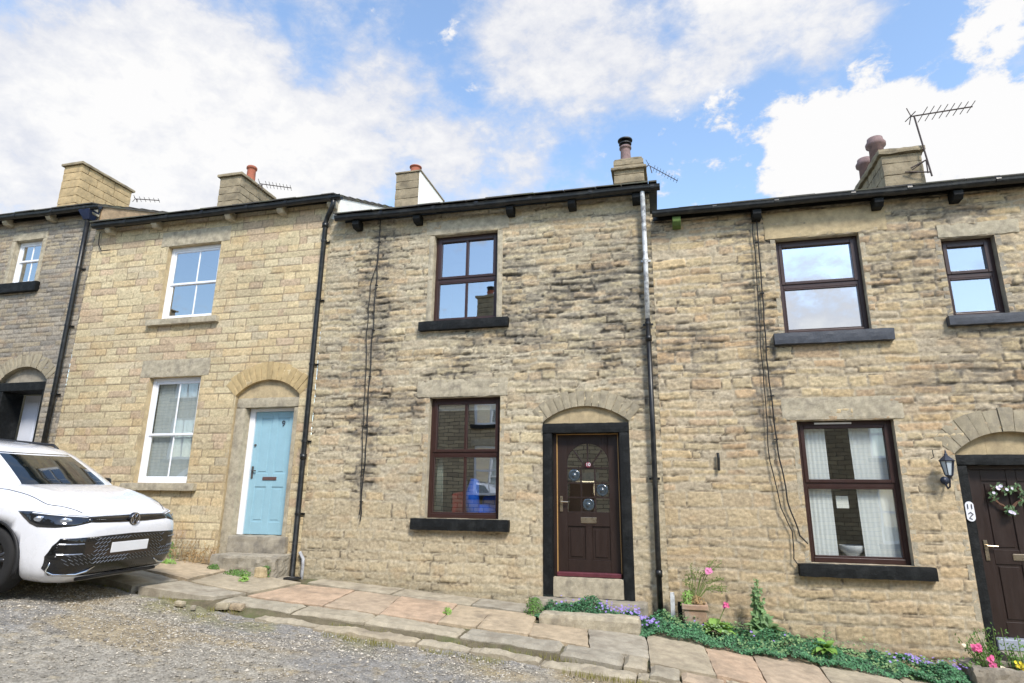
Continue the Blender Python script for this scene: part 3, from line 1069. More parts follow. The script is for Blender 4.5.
# ---------------- house B: tan coursed stone, blue door 9
B = empty('terraced_house', (-8.5, 0, .7), 'tan evenly coursed stone house with white sash windows and a pale blue door', 'house', 'stone terraced houses')
B_U, B_L, B_D = (-9.22, -8.02, 4.76, 6.25), (-9.17, -8.05, 1.77, 3.65), (-7.27, -6.01, .35, 3.26)
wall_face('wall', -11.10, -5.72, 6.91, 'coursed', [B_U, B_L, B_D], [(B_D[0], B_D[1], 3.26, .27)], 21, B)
for o in (B_U, B_L):
    reveal(B, *o, .14, DRESSED_Y)
    room(B, o[0] - .5, o[1] + .5, o[2] - .4, o[3] + .25)
window(B, B_U, 'sash', WHITE, (-9.40, -7.83, 6.252, 6.56), (-9.40, -7.83, 4.64, 4.757), DRESSED, DRESSED, .09, 5.50, [-8.57], 0, fw=.065)
window(B, B_L, 'sash', WHITE, (-9.38, -7.89, 3.652, 3.98), (-9.36, -7.82, 1.64, 1.767), DRESSED, DRESSED, .09, 2.62, [-8.58], 0, GLASS_NET, fw=.065)
arch_ring(B_D[0], B_D[1], 3.26, .27, .31, 15, VOUS_Y, B, seed=3)
tympanum(B_D[0], B_D[1], 3.22, 3.26, .27, .06, DRESSED_Y, B)
reveal(B, *B_D, .26, DRESSED_Y, top=False, bottom=False)
s = MB()
s.rock(-7.268, -7.07, .03, .24, .5, 3.05, .06, .02, .006, 4); s.rock(-6.12, -6.012, .03, .24, .5, 3.05, .06, .02, .006, 5)
s.rock(-7.25, -6.02, .025, .24, 3.05, 3.222, .06, .02, .006, 6)
s.build('door_surround', DRESSED, B)
f = MB(); f.box(-7.07, -6.965, .17, .26, .94, 3.05); f.box(-6.165, -6.12, .17, .26, .94, 3.05); f.box(-6.965, -6.165, .17, .26, 3.0, 3.05)
dB = MB()
X0, X1, Z0, Z1, yf = -6.96, -6.17, .95, 2.995, .20
dB.box(X0, X1, yf + .012, yf + .05, Z0, Z1)
xm = (X0 + X1) / 2
for a, b in ((X0, X0 + .12), (X1 - .12, X1), (xm - .055, xm + .055)): dB.box(a, b, yf, yf + .013, Z0, Z1)
for a, b in ((Z0, Z0 + .20), (1.72, 1.94), (Z1 - .11, Z1)):
    dB.box(X0 + .12, xm - .055, yf + .0005, yf + .013, a, b); dB.box(xm + .055, X1 - .12, yf + .0005, yf + .013, a, b)
for pz0, pz1 in ((Z0 + .20, 1.72), (1.94, Z1 - .11)):
    for pa, pb in ((X0 + .12, xm - .055), (xm + .055, X1 - .12)):
        dB.box(pa + .035, pb - .035, yf + .004, yf + .013, pz0 + .035, pz1 - .035)
dbo = dB.build('door', BLUE, B, bevel=.004)
f.build('door_frame', WHITE, dbo, bevel=.006)
MB().box(xm - .135, xm + .135, yf - .012, yf + .001, 1.83, 1.885).build('letterbox', mat('bronze_letterbox', S(120, 92, 88), .4, .15, 9, metal=.5), dbo, bevel=.004)
k = MB(); k.box(X0 + .03, X0 + .065, yf - .014, yf, 1.86, 2.06); k.tube([(X0 + .048, yf - .03, 1.99), (X0 + .13, yf - .035, 1.985)], .010, 8); k.tube([(X0 + .048, yf, 1.99), (X0 + .048, yf - .035, 1.99)], .010, 8)
k.build('handle', METAL, dbo)
MB().lathe([(.02, 0), (.02, -.02), (.012, -.022)], (X0 + .05, yf, 2.42), 12, 'y').build('lock', METAL, dbo)


def text(body, size, loc, material, parent, rot=(RAD(90), 0, 0), ext=.004, name='number'):
    c = bpy.data.curves.new(name, 'FONT')
    c.body = body
    c.size = size
    c.extrude = ext
    c.align_x = 'CENTER'
    c.align_y = 'CENTER'
    tmp = bpy.data.objects.new(name, c)
    COL.objects.link(tmp)
    bpy.context.view_layer.update()
    me = bpy.data.meshes.new_from_object(tmp.evaluated_get(bpy.context.evaluated_depsgraph_get()))
    bpy.data.objects.remove(tmp)
    me.materials.clear()
    me.materials.append(material)
    o = bpy.data.objects.new(name, me)
    COL.objects.link(o)
    o.location = loc
    o.rotation_euler = rot
    if parent is not None:
        o.parent = parent
        o.matrix_parent_inverse = world_mat(parent).inverted()
    return o


text('9', .145, (-6.40, yf - .006, 2.78), mat('dark_number', S(66, 70, 78), .4), dbo)
stone(B, 'threshold', -7.03, -5.95, -.08, .24, .66, .94, DRESSED_G, 3, .02, .01)
stone(B, 'door_step', -7.02, -5.84, -.46, .02, .25, .68, DRESSED_G, 6, .03, .018)
fascia(B, -11.08, -5.60, 6.80, 6.78, .08)
gutter(B, -10.95, -5.42, 6.72, 6.72)
roof(B, -11.0, -5.565, 6.845, 6.825, seed=2)
gable(B, -5.58, 6.855, 5.0, 8, 1, RENDER)
for x in (-10.62, -9.50, -7.82, -6.70, -5.66): corbel(B, x, 6.78, DRESSED)
chimney(B, -11.38, -10.72, 3.4, 4.8, 8.2, 9.90, [(-11.0, 4.1, .13, .62, TERRA, 'plain')], 'slab')
cB = chimney(B, -6.18, -5.56, 3.4, 5.0, 8.0, 9.34, [(-5.80, 3.7, .14, .26, TERRA, 'plain')], 'thin', CHIM, RENDER)
pipe(B, [(-5.58, -.20, 6.76), (-5.58, -.20, 6.66), (-5.62, -.19, 6.56), (-5.72, -.12, 6.46), (-5.76, -.10, 6.36), (-5.765, -.10, 4.4), (-5.765, -.10, 2.4), (-5.765, -.10, .36), (-5.765, -.16, .26)], .043,
     brackets=[(-5.76, -.10, 6.0), (-5.765, -.10, 4.9), (-5.765, -.10, 3.75), (-5.765, -.10, 2.45), (-5.765, -.10, 1.3)], collars=[(-5.765, -.10, 2.2), (-5.765, -.10, 6.3)])
pipe(B, [(-5.62, -.06, .18), (-5.62, -.06, .62), (-5.70, -.05, .72)], .026, mat('flaking_white_pipe', S(178, 180, 184), .6, .1, 10, stain=S(80, 70, 64), stain_scale=10, stain_amt=.8), name='waste_pipe')

# ---------------- house C: rubble with soot, brown door 10
C = empty('terraced_house', (-2.9, 0, .2), 'middle house of sooty buff rubble with dark brown windows and a black-framed brown glazed door', 'house', 'stone terraced houses')
C_U, C_L, C_D = (-3.68, -2.56, 4.385, 5.93), (-3.64, -2.47, 1.275, 3.12), (-1.80, -.52, -.1, 2.70)


def zoneC(X, Z):
    band = sstep(2.3, 3.4, Z) * (1 - sstep(5.1, 6.0, Z))
    cab = np.exp(-((X + 4.72) / .28) ** 2) * sstep(1.2, 1.8, Z) * 1.15
    return np.clip(band * (.22 + .95 * sstep(.4, .65, fbm(X * .5, Z * .7, 2))) + cab + sstep(-1.2, -.2, X) * sstep(2, 3.4, Z) * .3 + .16 * sstep(.35, .6, fbm(X * .9 + 7, Z * 1.1, 3)) + .05, 0, 1.1)


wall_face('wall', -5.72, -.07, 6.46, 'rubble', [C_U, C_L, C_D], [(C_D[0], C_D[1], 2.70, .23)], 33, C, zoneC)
for o in (C_U, C_L):
    reveal(C, *o, .14, DRESSED)
room(C, -4.3, -2.0, 3.9, 6.2)
room(C, -4.3, -2.0, .75, 3.3)
window(C, C_U, 'case', PVC, (-3.83, -2.36, 5.935, 6.19), (-3.87, -2.34, 4.225, 4.38), DRESSED, BLACKST, .10, 5.13, [-3.12], .095)
window(C, C_L, 'case', PVC, (-3.86, -2.35, 3.125, 3.41), (-3.84, -2.29, 1.10, 1.27), DRESSED, BLACKST, .10, 2.24, [-3.055], 0, GLASS_LO)
arch_ring(C_D[0], C_D[1], 2.70, .23, .25, 14, VOUS, C, seed=4)
tympanum(C_D[0], C_D[1], 2.66, 2.70, .23, .05, DRESSED_Y, C)
s = MB()
s.rock(-1.79, -1.655, -.030, .20, .27, 2.53, .05, .012, .005, 4); s.rock(-.665, -.525, -.030, .20, .24, 2.53, .05, .012, .005, 5)
s.rock(-1.80, -.52, -.034, .20, 2.53, 2.675, .05, .012, .005, 6)
s.build('door_surround', BLACKST, C)
X0, X1, Z0, Z1, yf = -1.60, -.70, .56, 2.515, .12
f = MB(); f.box(-1.655, X0 - .012, .09, .2, .50, 2.53); f.box(X1 + .012, -.665, .09, .2, .50, 2.53)
g = MB()
g.box(X0 - .007, X0 + .002, .085, .14, .52, Z1 + .012); g.box(X1 - .002, X1 + .007, .085, .14, .52, Z1 + .012); g.box(X0 + .002, X1 - .002, .085, .14, Z1 - .002, Z1 + .007)
# leaf with a real arched glazed opening
dC = MB()
gx0, gx1, gz0, gz1 = -1.455, -.845, 1.40, 2.38
rz = (gx1 - gx0) / 2
gs = gz1 - rz * .92
dC.box(X0 + .004, gx0, yf, yf + .045, Z0, Z1 - .004); dC.box(gx1, X1 - .004, yf, yf + .045, Z0, Z1 - .004)
xm = (gx0 + gx1) / 2
arc = [(xm + rz * math.cos(t), gs + rz * .92 * math.sin(t)) for t in [math.pi * i / 16 for i in range(17)]]
for i in range(16):
    (ax_, az_), (bx_, bz_) = arc[i], arc[i + 1]
    dC.prism([(bx_, bz_), (ax_, az_), (ax_, Z1 - .004), (bx_, Z1 - .004)], 'y', yf, yf + .045)
dC.box(gx0, gx1, yf, yf + .045, 1.20, gz0)
dC.box(gx0, gx1, yf, yf + .045, Z0, Z0 + .18)
dC.box(xm - .05, xm + .05, yf, yf + .045, Z0 + .18, 1.20)
dC.box(gx0, xm - .05, yf + .018, yf + .040, Z0 + .18, 1.20); dC.box(xm + .05, gx1, yf + .018, yf + .040, Z0 + .18, 1.20)
for a, b in ((gx0, xm - .05), (xm + .05, gx1)): dC.box(a + .04, b - .04, yf + .006, yf + .020, Z0 + .22, 1.16)
dco = dC.build('door', DBROWN, C, bevel=.003)
f.build('door_frame', DBROWN, dco); g.build('gold_trim', GOLD, dco)
b_ = MB(); w3 = (gx1 - gx0) / 3
rows = [gz0, gz0 + .205, gz0 + .41, gz0 + .625]
for i in (1, 2): b_.box(gx0 + i * w3 - .011, gx0 + i * w3 + .011, yf + .006, yf + .038, gz0, rows[3])
for zz in rows[1:]: b_.box(gx0, gx1, yf + .007, yf + .037, zz - .011, zz + .011)
b_.prism([(xm + .10 * math.cos(t), rows[3] + .085 * math.sin(t)) for t in [math.pi * i / 10 for i in range(11)]], 'y', yf + .002, yf + .036)
for t in (45, 90, 135):
    c_, s_ = math.cos(RAD(t)), math.sin(RAD(t))
    p0, p1 = (xm + .09 * c_, rows[3] + .08 * s_), (xm + (rz + .004) * c_, rows[3] + (gz1 - rows[3]) * s_ * 1.0)
    if t != 90: p1 = (xm + rz * .86 * c_ * 1.12, rows[3] + (gz1 - rows[3]) * s_ * 1.02)
    nx, nz_ = -s_ * .011, c_ * .011
    b_.prism([(p0[0] - nx, p0[1] - nz_), (p0[0] + nx, p0[1] + nz_), (p1[0] + nx, p1[1] + nz_), (p1[0] - nx, p1[1] - nz_)], 'y', yf + .006, yf + .036)
b_.build('glazing_bars', DBROWN, dco)
MB().box(gx0 - .003, gx1 + .003, yf + .020, yf + .024, gz0 - .003, gz1 + .002).build('pane', GLASS_LO, dco)
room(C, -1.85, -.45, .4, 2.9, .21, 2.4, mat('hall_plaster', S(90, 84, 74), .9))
BULL = mat('bullseye_glass', S(58, 68, 76), .06, .35, 14, .2, 30, coat=1)
for (i, j) in ((0, 2), (2, 1), (1, 0)):
    cx_, cz_ = gx0 + (i + .5) * w3, (rows[j] + rows[j + 1]) / 2
    MB().lathe([(.088, .018), (.080, .006), (.068, .002), (.060, .008), (.046, .002), (.034, .008), (.022, -.010), (.004, -.016)], (cx_, yf, cz_), 28, 'y').build('bullseye_pane', BULL, dco, smooth=True)
MB().box(xm - .115, xm + .115, yf - .010, yf + .001, 1.24, 1.325).build('letterbox', BRASS, dco, bevel=.006)
k = MB(); k.box(X0 + .035, X0 + .075, yf - .012, yf, 1.40, 1.62); k.tube([(X0 + .055, yf - .045, 1.54), (X0 + .16, yf - .05, 1.535)], .010, 8); k.tube([(X0 + .055, yf, 1.54), (X0 + .055, yf - .05, 1.54)], .011, 8)
k.build('handle', BRASS, dco)
pl = MB().lathe([(.040, .0), (.040, -.012), (.034, -.014)], (xm + .01, yf - .002, rows[3] + .045), 20, 'y').build('number_plate', mat('maroon_plate', S(120, 40, 56), .4), dco)
text('10', .070, (xm + .01, yf - .020, rows[3] + .047), WHITE, dco, ext=.002)
MB().box(X0 - .01, X1 + .01, .035, yf + .02, .515, .575).build('weather_bar', mat('red_brown_threshold', S(92, 44, 52), .4, .2, 8), dco, bevel=.01)
stone(C, 'threshold', -1.653, -.667, -.02, .22, .25, .512, DRESSED, 3, .012, .006)
stone(C, 'door_step', -1.95, -.35, -.32, -.01, -.25, .25, DRESSED_G, 8, .02, .01)
fascia(C, -5.40, .02, 6.34, 6.29, .08)
gutter(C, -5.50, .10, 6.30, 6.235)
roof(C, -5.54, .06, 6.42, 6.36, seed=3)
for x in (-5.12, -3.97, -2.32, -1.29, -.27): corbel(C, x, 6.31 - .01 * (x + 5), BLACKST)
chimney(C, -.84, -.18, 3.3, 4.2, 7.4, 8.92, [(-.58, 3.7, .125, .50, POTBUFF, 'cowl')], 'band', CHIM)
pC = pipe(C, [(-.17, -.20, 6.27), (-.17, -.17, 6.16), (-.17, -.11, 6.05), (-.17, -.10, 5.2), (-.18, -.10, 4.2)], .036, OLDWHITE, brackets=[(-.17, -.10, 5.15)])
pC['label'] = 'upper downpipe with flaking white paint'
pC2 = pipe(C, [(-.18, -.10, 4.2), (-.18, -.10, 2.5), (-.19, -.10, .9), (-.19, -.10, -.02)], .037, BLACK, brackets=[(-.18, -.10, 4.13), (-.19, -.10, 1.87)], collars=[(-.19, -.10, .62), (-.18, -.10, 3.9)])
pC2['label'] = 'lower downpipe painted black'

# ---------------- house D: warm rubble, brown door with wreath
Dh = empty('terraced_house', (3.2, 0, -.3), 'right-hand rubble stone house with net curtains and a heart wreath on its brown door', 'house', 'stone terraced houses')
D_U, D_R, D_L, D_D = (1.71, 2.825, 3.885, 5.33), (3.83, 4.475, 4.01, 5.135), (1.74, 2.925, .815, 2.65), (3.565, 4.84, -.7, 2.20)


def zoneD(X, Z):
    a = sstep(2.6, 3.6, Z) * .55 * (.15 + 1.1 * sstep(.46, .62, fbm(X * .7 + 3, Z * .8, 2)))
    cab = np.exp(-((X - 1.42) / .22) ** 2) * sstep(2.1, 2.7, Z) * 1.5
    lower = np.exp(-((Z - 2.9) / .5) ** 2) * sstep(2.6, 3.4, X) * .6
    return np.clip(a + cab + lower + .12 * sstep(.35, .6, fbm(X * .9 + 2, Z * 1.1, 3)) + .03, 0, 1.1)


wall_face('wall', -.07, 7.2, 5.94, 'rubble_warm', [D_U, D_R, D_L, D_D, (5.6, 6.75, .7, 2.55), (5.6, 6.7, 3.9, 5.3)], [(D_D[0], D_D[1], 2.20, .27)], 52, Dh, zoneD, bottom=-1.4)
for o in (D_U, D_R, D_L, (5.6, 6.75, .7, 2.55), (5.6, 6.7, 3.9, 5.3)):
    reveal(Dh, *o, .14, DRESSED_G if o == D_R else DRESSED)
    room(Dh, o[0] - .45, o[1] + .45, o[2] - .45, o[3] + .2)
window(Dh, D_U, 'case', PVC, (1.57, 3.20, 5.335, 5.75), (1.55, 3.07, 3.715, 3.88), DRESSED_Y, mat('slate_blue_sill_paint', S(58, 62, 70), .6, .2, 10, .4, 45), .10, 4.62, None, 0, GLASS_SKY)
window(Dh, D_R, 'case', PVC, (3.80, 4.78, 5.14, 5.34), (3.73, 4.66, 3.87, 4.005), DRESSED, mat('slate_blue_sill_paint'), .10, 4.61, None, 0)
window(Dh, D_L, 'case', PVC, (1.56, 3.06, 2.655, 2.965), (1.575, 3.14, .65, .81), DRESSED, BLACKST, .10, 1.80, None, 0, GLASS_NET)
MB().box(1.98, 2.44, .084, .0985, 2.607, 2.630).build('trickle_vent', WHITE, Dh)
window(Dh, (5.6, 6.75, .7, 2.55), 'case', PVC, (5.4, 6.95, 2.555, 2.85), (5.45, 6.9, .54, .695), DRESSED, BLACKST, .10, 1.7)
window(Dh, (5.6, 6.7, 3.9, 5.3), 'case', PVC, (5.4, 6.95, 5.305, 5.65), (5.45, 6.9, 3.74, 3.895), DRESSED, BLACKST, .10, 4.6)
arch_ring(D_D[0], D_D[1], 2.20, .27, .30, 11, VOUS, Dh, seed=6)
tympanum(D_D[0], D_D[1], 2.17, 2.20, .27, .08, DRESSED_Y, Dh)
reveal(Dh, *D_D, .10, DRESSED, top=False, bottom=False)
s = MB()
s.rock(3.566, 3.68, .0, .22, -.6, 2.05, .05, .012, .005, 4); s.rock(4.72, 4.838, .0, .22, -.6, 2.05, .05, .012, .005, 5)
s.rock(3.566, 4.838, -.006, .22, 2.052, 2.185, .05, .012, .005, 6)
s.build('door_surround', BLACKST, Dh)
X0, X1, Z0, Z1, yf = 3.735, 4.665, .03, 2.0, .14
f = MB(); f.box(3.68, X0 - .003, .11, .22, -.03, 2.05); f.box(X1 + .003, 4.72, .11, .22, -.03, 2.05); f.box(X0, X1, .11, .22, Z1 + .003, 2.05)
dD = MB()
dD.box(X0, X1, yf + .014, yf + .05, Z0, Z1)
xm = (X0 + X1) / 2
for a, b in ((X0, X0 + .13), (X1 - .13, X1), (xm - .055, xm + .055)): dD.box(a, b, yf, yf + .015, Z0, Z1)
for a, b in ((Z0, Z0 + .17), (.86, 1.03), (Z1 - .14, Z1)):
    dD.box(X0 + .13, xm - .055, yf + .0005, yf + .015, a, b); dD.box(xm + .055, X1 - .13, yf + .0005, yf + .015, a, b)
for pz0, pz1 in ((Z0 + .17, .86), (1.03, Z1 - .14)):
    for pa, pb in ((X0 + .13, xm - .055), (xm + .055, X1 - .13)):
        dD.box(pa + .03, pb - .03, yf + .003, yf + .015, pz0 + .03, pz1 - .03)
ddo = dD.build('door', DBROWN, Dh, bevel=.004)
f.build('door_frame', DBROWN, ddo)
MB().box(xm - .14, xm + .14, yf - .012, yf + .001, .905, .985).build('letterbox', BRASS, ddo, bevel=.006)
k = MB(); k.box(X0 + .035, X0 + .075, yf - .012, yf, .90, 1.14); k.tube([(X0 + .055, yf - .045, 1.075), (X0 + .17, yf - .05, 1.07)], .010, 8); k.tube([(X0 + .055, yf, 1.075), (X0 + .055, yf - .05, 1.075)], .011, 8)
k.build('handle', BRASS, ddo)
MB().box(3.69, 4.71, .02, .2, -.10, .026).build('threshold', mat('pale_upvc', S(150, 156, 168), .4, .05, 6), Dh, bevel=.01)
stone(Dh, 'door_step', 3.69, 4.95, -.38, .10, -.75, -.10, DRESSED_G, 3, .02, .008)
pq = MB()
pq.prism([(3.625 + .048 * math.cos(t) * (1 if abs(math.sin(t)) < 2 else 1), 1.485 + (.07 if math.sin(t) > 0 else -.07) + .05 * math.sin(t)) for t in [2 * math.pi * i / 20 for i in range(20)]], 'y', -.018, -.006)
pqo = pq.build('number_plate', mat('white_ceramic', S(226, 228, 234), .2, .02, 5), Dh)
text('11', .085, (3.625, -.022, 1.54), mat('black_enamel', S(22, 22, 26), .3), pqo, ext=.002)
mk = MB(); mk.tube([(3.60, -.020, 1.455), (3.625, -.021, 1.475), (3.65, -.020, 1.45), (3.625, -.021, 1.43), (3.605, -.020, 1.405), (3.635, -.021, 1.39)], .0055, 6)
mk.build('painted_sprig', mat('black_enamel'), pqo)
fascia(Dh, -.03, 7.2, 5.80, 5.79, .07)
gutter(Dh, -.04, 7.2, 5.785, 5.77, h=.09)
roof(Dh, .02, 7.25, 5.865, 5.865, seed=4)
gable(Dh, 7.2, 5.9, -1.5, 8, 1, mat('gable_stone'))
for i, x in enumerate((.32, 1.47, 3.09, 4.07, 5.5, 6.8)):
    c_ = corbel(Dh, x, 5.79, mat('mossy_corbel', S(84, 104, 52), .9, .3, 12) if i == 0 else BLACKST)
    if i == 0: c_['label'] = 'corbel green with moss'
chimney(Dh, 4.50, 5.22, 3.4, 5.4, 7.0, 8.36, [(4.72, 4.2, .15, .80, POTBUFF, 'crown'), (4.72, 4.95, .15, .74, POTBUFF, 'crown')], 'heavy', CHIM)
MB().tube([(.68, -.05, 2.22), (.685, -.06, 2.15), (.68, -.05, 1.98)], .019, 8).build('wall_hook', BLACK, Dh)

# =================================================================== GROUND
ex = np.concatenate([np.linspace(-160, -20, 15), np.linspace(-18, 14, 65), np.linspace(16, 160, 15)])
ey = np.concatenate([np.linspace(-160, -14, 12), np.linspace(-12, 10, 23), np.linspace(14, 160, 12)])
GX, GY = np.meshgrid(ex, ey, indexing='ij')
GZ = zgn(np.clip(GX, -60, 60), GY) - .22
me = grid_mesh('ground', GX, GY, GZ, None)
if me.polygons[0].normal.z < 0: me.flip_normals()
tag(link('ground', me, MUD), kind='structure')
# earth that shows in the joints of the paving
ax_ = np.arange(-14, 8, .05); ay_ = np.arange(-2.40, .3, .05)
GX, GY = np.meshgrid(ax_, ay_, indexing='ij')
me = grid_mesh('verge', GX, GY, zgn(GX, GY) - .035 - .10 * sstep(-1.95, -2.25, GY) + (fbm(GX * 4, GY * 4, 3) - .5) * .03, None)
if me.polygons[0].normal.z < 0: me.flip_normals()
tag(link('verge', me, MUD), kind='structure')


def road_z(X, Y):
    z = np.interp(X, _XS, _ZS) + np.interp(X, [-7, -5], [-.01, .02]) * np.clip(Y, -4, 0)
    drop = np.interp(X, [-9, -6, -5, -3, 0, 3], [-.045, -.055, -.085, -.12, -.12, -.12])
    z = z + drop
    z = z + (fbm(X * .55, Y * .8, 3) - .5) * .11 + (fbm(X * 3.2, Y * 3.2, 3) - .5) * .030
    return z


ax_ = np.concatenate([np.arange(-22, -9, .08), np.arange(-9, 1.5, .024), np.arange(1.5, 16, .1)])
ay_ = np.concatenate([np.arange(-10.98, -6, .08), np.arange(-6, -2.16, .024)])
GX, GY = np.meshgrid(ax_, ay_, indexing='ij')
gz = road_z(GX, GY)
peb = fbm(GX * 20, GY * 20, 3)
gz = gz + sstep(.45, .75, peb) * .011 + (vnoise(GX * 40, GY * 40) - .5) * .006
gz[:, GY[0] > -2.25] -= .01
patch = sstep(.46, .58, fbm(GX * .7 + 4, GY * 1.6 + 2, 3))
tar = sstep(.52, .60, fbm(GX * .45 + 9, GY * 1.1 + 8, 4))
c1, c2, c3 = lin((152, 146, 134)), lin((152, 136, 106)), lin((132, 130, 127))
cc = c1 * (1 - patch[..., None] * .65) + c2 * patch[..., None] * .65
cc = cc * (1 - tar[..., None] * .7) + c3 * tar[..., None] * .7
moss = sstep(-3.1, -2.4, GY) * sstep(.45, .62, fbm(GX * 2.2, GY * 3, 3))
cc = cc * (1 - moss[..., None] * .55) + lin((122, 118, 66)) * moss[..., None] * .55
cc = cc * (.62 + .60 * vnoise(GX * 33 + 2, GY * 33) + .2 * vnoise(GX * 11, GY * 11))[..., None]
sp_ = sstep(.60, .78, fbm(GX * 9 + 3, GY * 12, 3))[..., None] * .32
cc = cc * (1 - sp_) + lin((170, 150, 108)) * sp_
me = grid_mesh('road', GX, GY, gz, cc)
if me.polygons[0].normal.z < 0: me.flip_normals()
ROADM = mat('gravelly_tarmac', rough=.95, var=.42, scale=48, bump=1.0, bscale=120, attr=True, spec=.2)
tag(link('road', me, ROADM, smooth=True), kind='structure')

# loose stones lying on the road
rs = np.random.RandomState(5)
PEBB = mat('loose_stones', S(164, 157, 144), .9, .2, 9, .4, 80, island=.62)
m = MB()
ico = [(0, 0, 1), (.9, 0, .2), (.3, .85, .1), (-.7, .55, .25), (-.75, -.5, .1), (.25, -.9, .2), (0, 0, -.6)]
icf = [(0, 1, 2), (0, 2, 3), (0, 3, 4), (0, 4, 5), (0, 5, 1), (6, 2, 1), (6, 3, 2), (6, 4, 3), (6, 5, 4), (6, 1, 5)]
N = 52000
px_ = rs.uniform(-9.5, 1.2, N); py_ = -2.3 - np.abs(rs.gamma(1.6, .9, N))
dens = fbm(px_ * .9, py_ * 1.2, 3)
ok = (py_ > -5.4) & (rs.rand(N) < sstep(.3, .6, dens) + .25)
px_, py_ = px_[ok], py_[ok]
pz_ = road_z(px_, py_)
for x, y, z in zip(px_, py_, pz_):
    s_ = .004 + .010 * rs.rand() ** 3 + (.014 if rs.rand() < .012 else 0)
    a = rs.rand() * 6.28
    ca, sa = math.cos(a) * s_, math.sin(a) * s_
    fl = rs.uniform(.4, .9)
    m.add([(x + q[0] * ca - q[1] * sa, y + q[0] * sa + q[1] * ca, z + .006 + q[2] * s_ * fl) for q in ico], icf)
tag(m.build('gravel', PEBB), 'loose grey and buff gravel scattered over the worn road', 'gravel', kind='stuff')


# ------------------------------------------------------------------ pavement slabs
def slab(mb, quad, h, col, rnd, drop=.10, ro=.016, gap=.008, amp=.005, zf=None):
    """quad: 4 plan points in order; the top follows the slope with its own slight tilt"""
    q = [Vector((p[0], p[1], 0)) for p in quad]
    ctr = sum(q, Vector()) / 4
    q = [ctr + (p - ctr) * (1 - gap / max((p - ctr).length, .05) * 1.4) for p in q]
    lu, lv = (q[1] - q[0]).length, (q[3] - q[0]).length
    nu, nv = max(3, int(lu / .045)), max(3, int(lv / .045))
    tx, ty = rnd.uniform(-.010, .010), rnd.uniform(-.012, .012)
    hh = h + rnd.uniform(-.005, .007)
    sd = rnd.uniform(0, 50)
    idx = {}
    vs, fs = [], []
    for i in range(nu + 1):
        for j in range(nv + 1):
            u, v = i / nu, j / nv
            p = q[0] * (1 - u) * (1 - v) + q[1] * u * (1 - v) + q[2] * u * v + q[3] * (1 - u) * v
            e = min(min(u, 1 - u) * lu, min(v, 1 - v) * lv)
            rim = -ro * max(0, 1 - e / .03) ** 2
            jx = mn.noise(Vector((p.x * 5, p.y * 5, sd))) * (.012 if e < .01 else 0)
            n_ = mn.noise(Vector((p.x * 3, p.y * 3, sd))) * amp * 1.6 + mn.noise(Vector((p.x * 14, p.y * 14, sd))) * amp * .9
            z = (zf or zg)(p.x, p.y) + hh + rim + n_ + (p.x - ctr.x) * tx + (p.y - ctr.y) * ty
            idx[i, j] = len(vs)
            vs.append((p.x + jx, p.y + jx, z))
    for i in range(nu):
        for j in range(nv):
            fs.append((idx[i, j], idx[i + 1, j], idx[i + 1, j + 1], idx[i, j + 1]))
    bd = [(i, 0) for i in range(nu)] + [(nu, j) for j in range(nv)] + [(i, nv) for i in range(nu, 0, -1)] + [(0, j) for j in range(nv, 0, -1)]
    b0 = len(vs)
    for key in bd:
        x, y, z = vs[idx[key]]
        vs.append((x, y, z - drop))
    for a in range(len(bd)):
        c = (a + 1) % len(bd)
        fs.append((idx[bd[a]], b0 + a, b0 + c, idx[bd[c]]))
    mb.add(vs, fs, col)


rnd = random.Random(17)
PK = [S(182, 158, 134), S(178, 161, 136), S(170, 158, 136), S(164, 156, 140), S(174, 156, 134), S(170, 160, 138)]
GR = [S(162, 154, 136), S(156, 149, 134), S(168, 158, 138)]
pv = MB()
# concrete strip against the wall
for a, b in ((-5.30, -3.9), (-3.9, -2.7), (-2.7, -1.86)):
    slab(pv, [(a, -.50 if a > -5 else -.42), (b, -.56), (b, -.01), (a, -.01)], .006, GR[rnd.randrange(3)], rnd, ro=.01)
jt = [-5.30, -4.42, -3.72, -2.87, -2.36, -1.76, -1.05, -.36, .29, .82, 1.53, 2.35, 3.15, 3.95, 4.9, 5.8, 6.8, 7.8]
jb = [-5.42, -4.30, -3.52, -2.76, -2.28, -1.64, -.92, -.28, .36, .84, 1.50, 2.30, 3.1, 3.9, 4.85, 5.75, 6.75, 7.75]
for i in range(len(jt) - 1):
    yt = -.56 if jt[i] < -1.8 else (-.30 if jt[i] > .9 else -.72)
    if -1.9 < jt[i] < -.4: yt = -.97
    yb0 = -1.62 if jt[i] < -1.5 else (-1.84 if jt[i] < -.9 else -2.12)
    yb1 = -1.62 if jt[i] < -2.0 else (-1.84 if jt[i] < -1.5 else (-1.88 if jt[i] < -.9 else -2.12))
    c = {2: 0, 3: 1, 4: 1, 1: 4, 0: 0, 8: 0, 9: 4, 7: 2, 5: 1, 6: 3}.get(i, rnd.randrange(6))
    slab(pv, [(jb[i], yb0), (jb[i + 1], yb1), (jt[i + 1], yt), (jt[i], yt)], .004, PK[c], rnd, ro=.009)
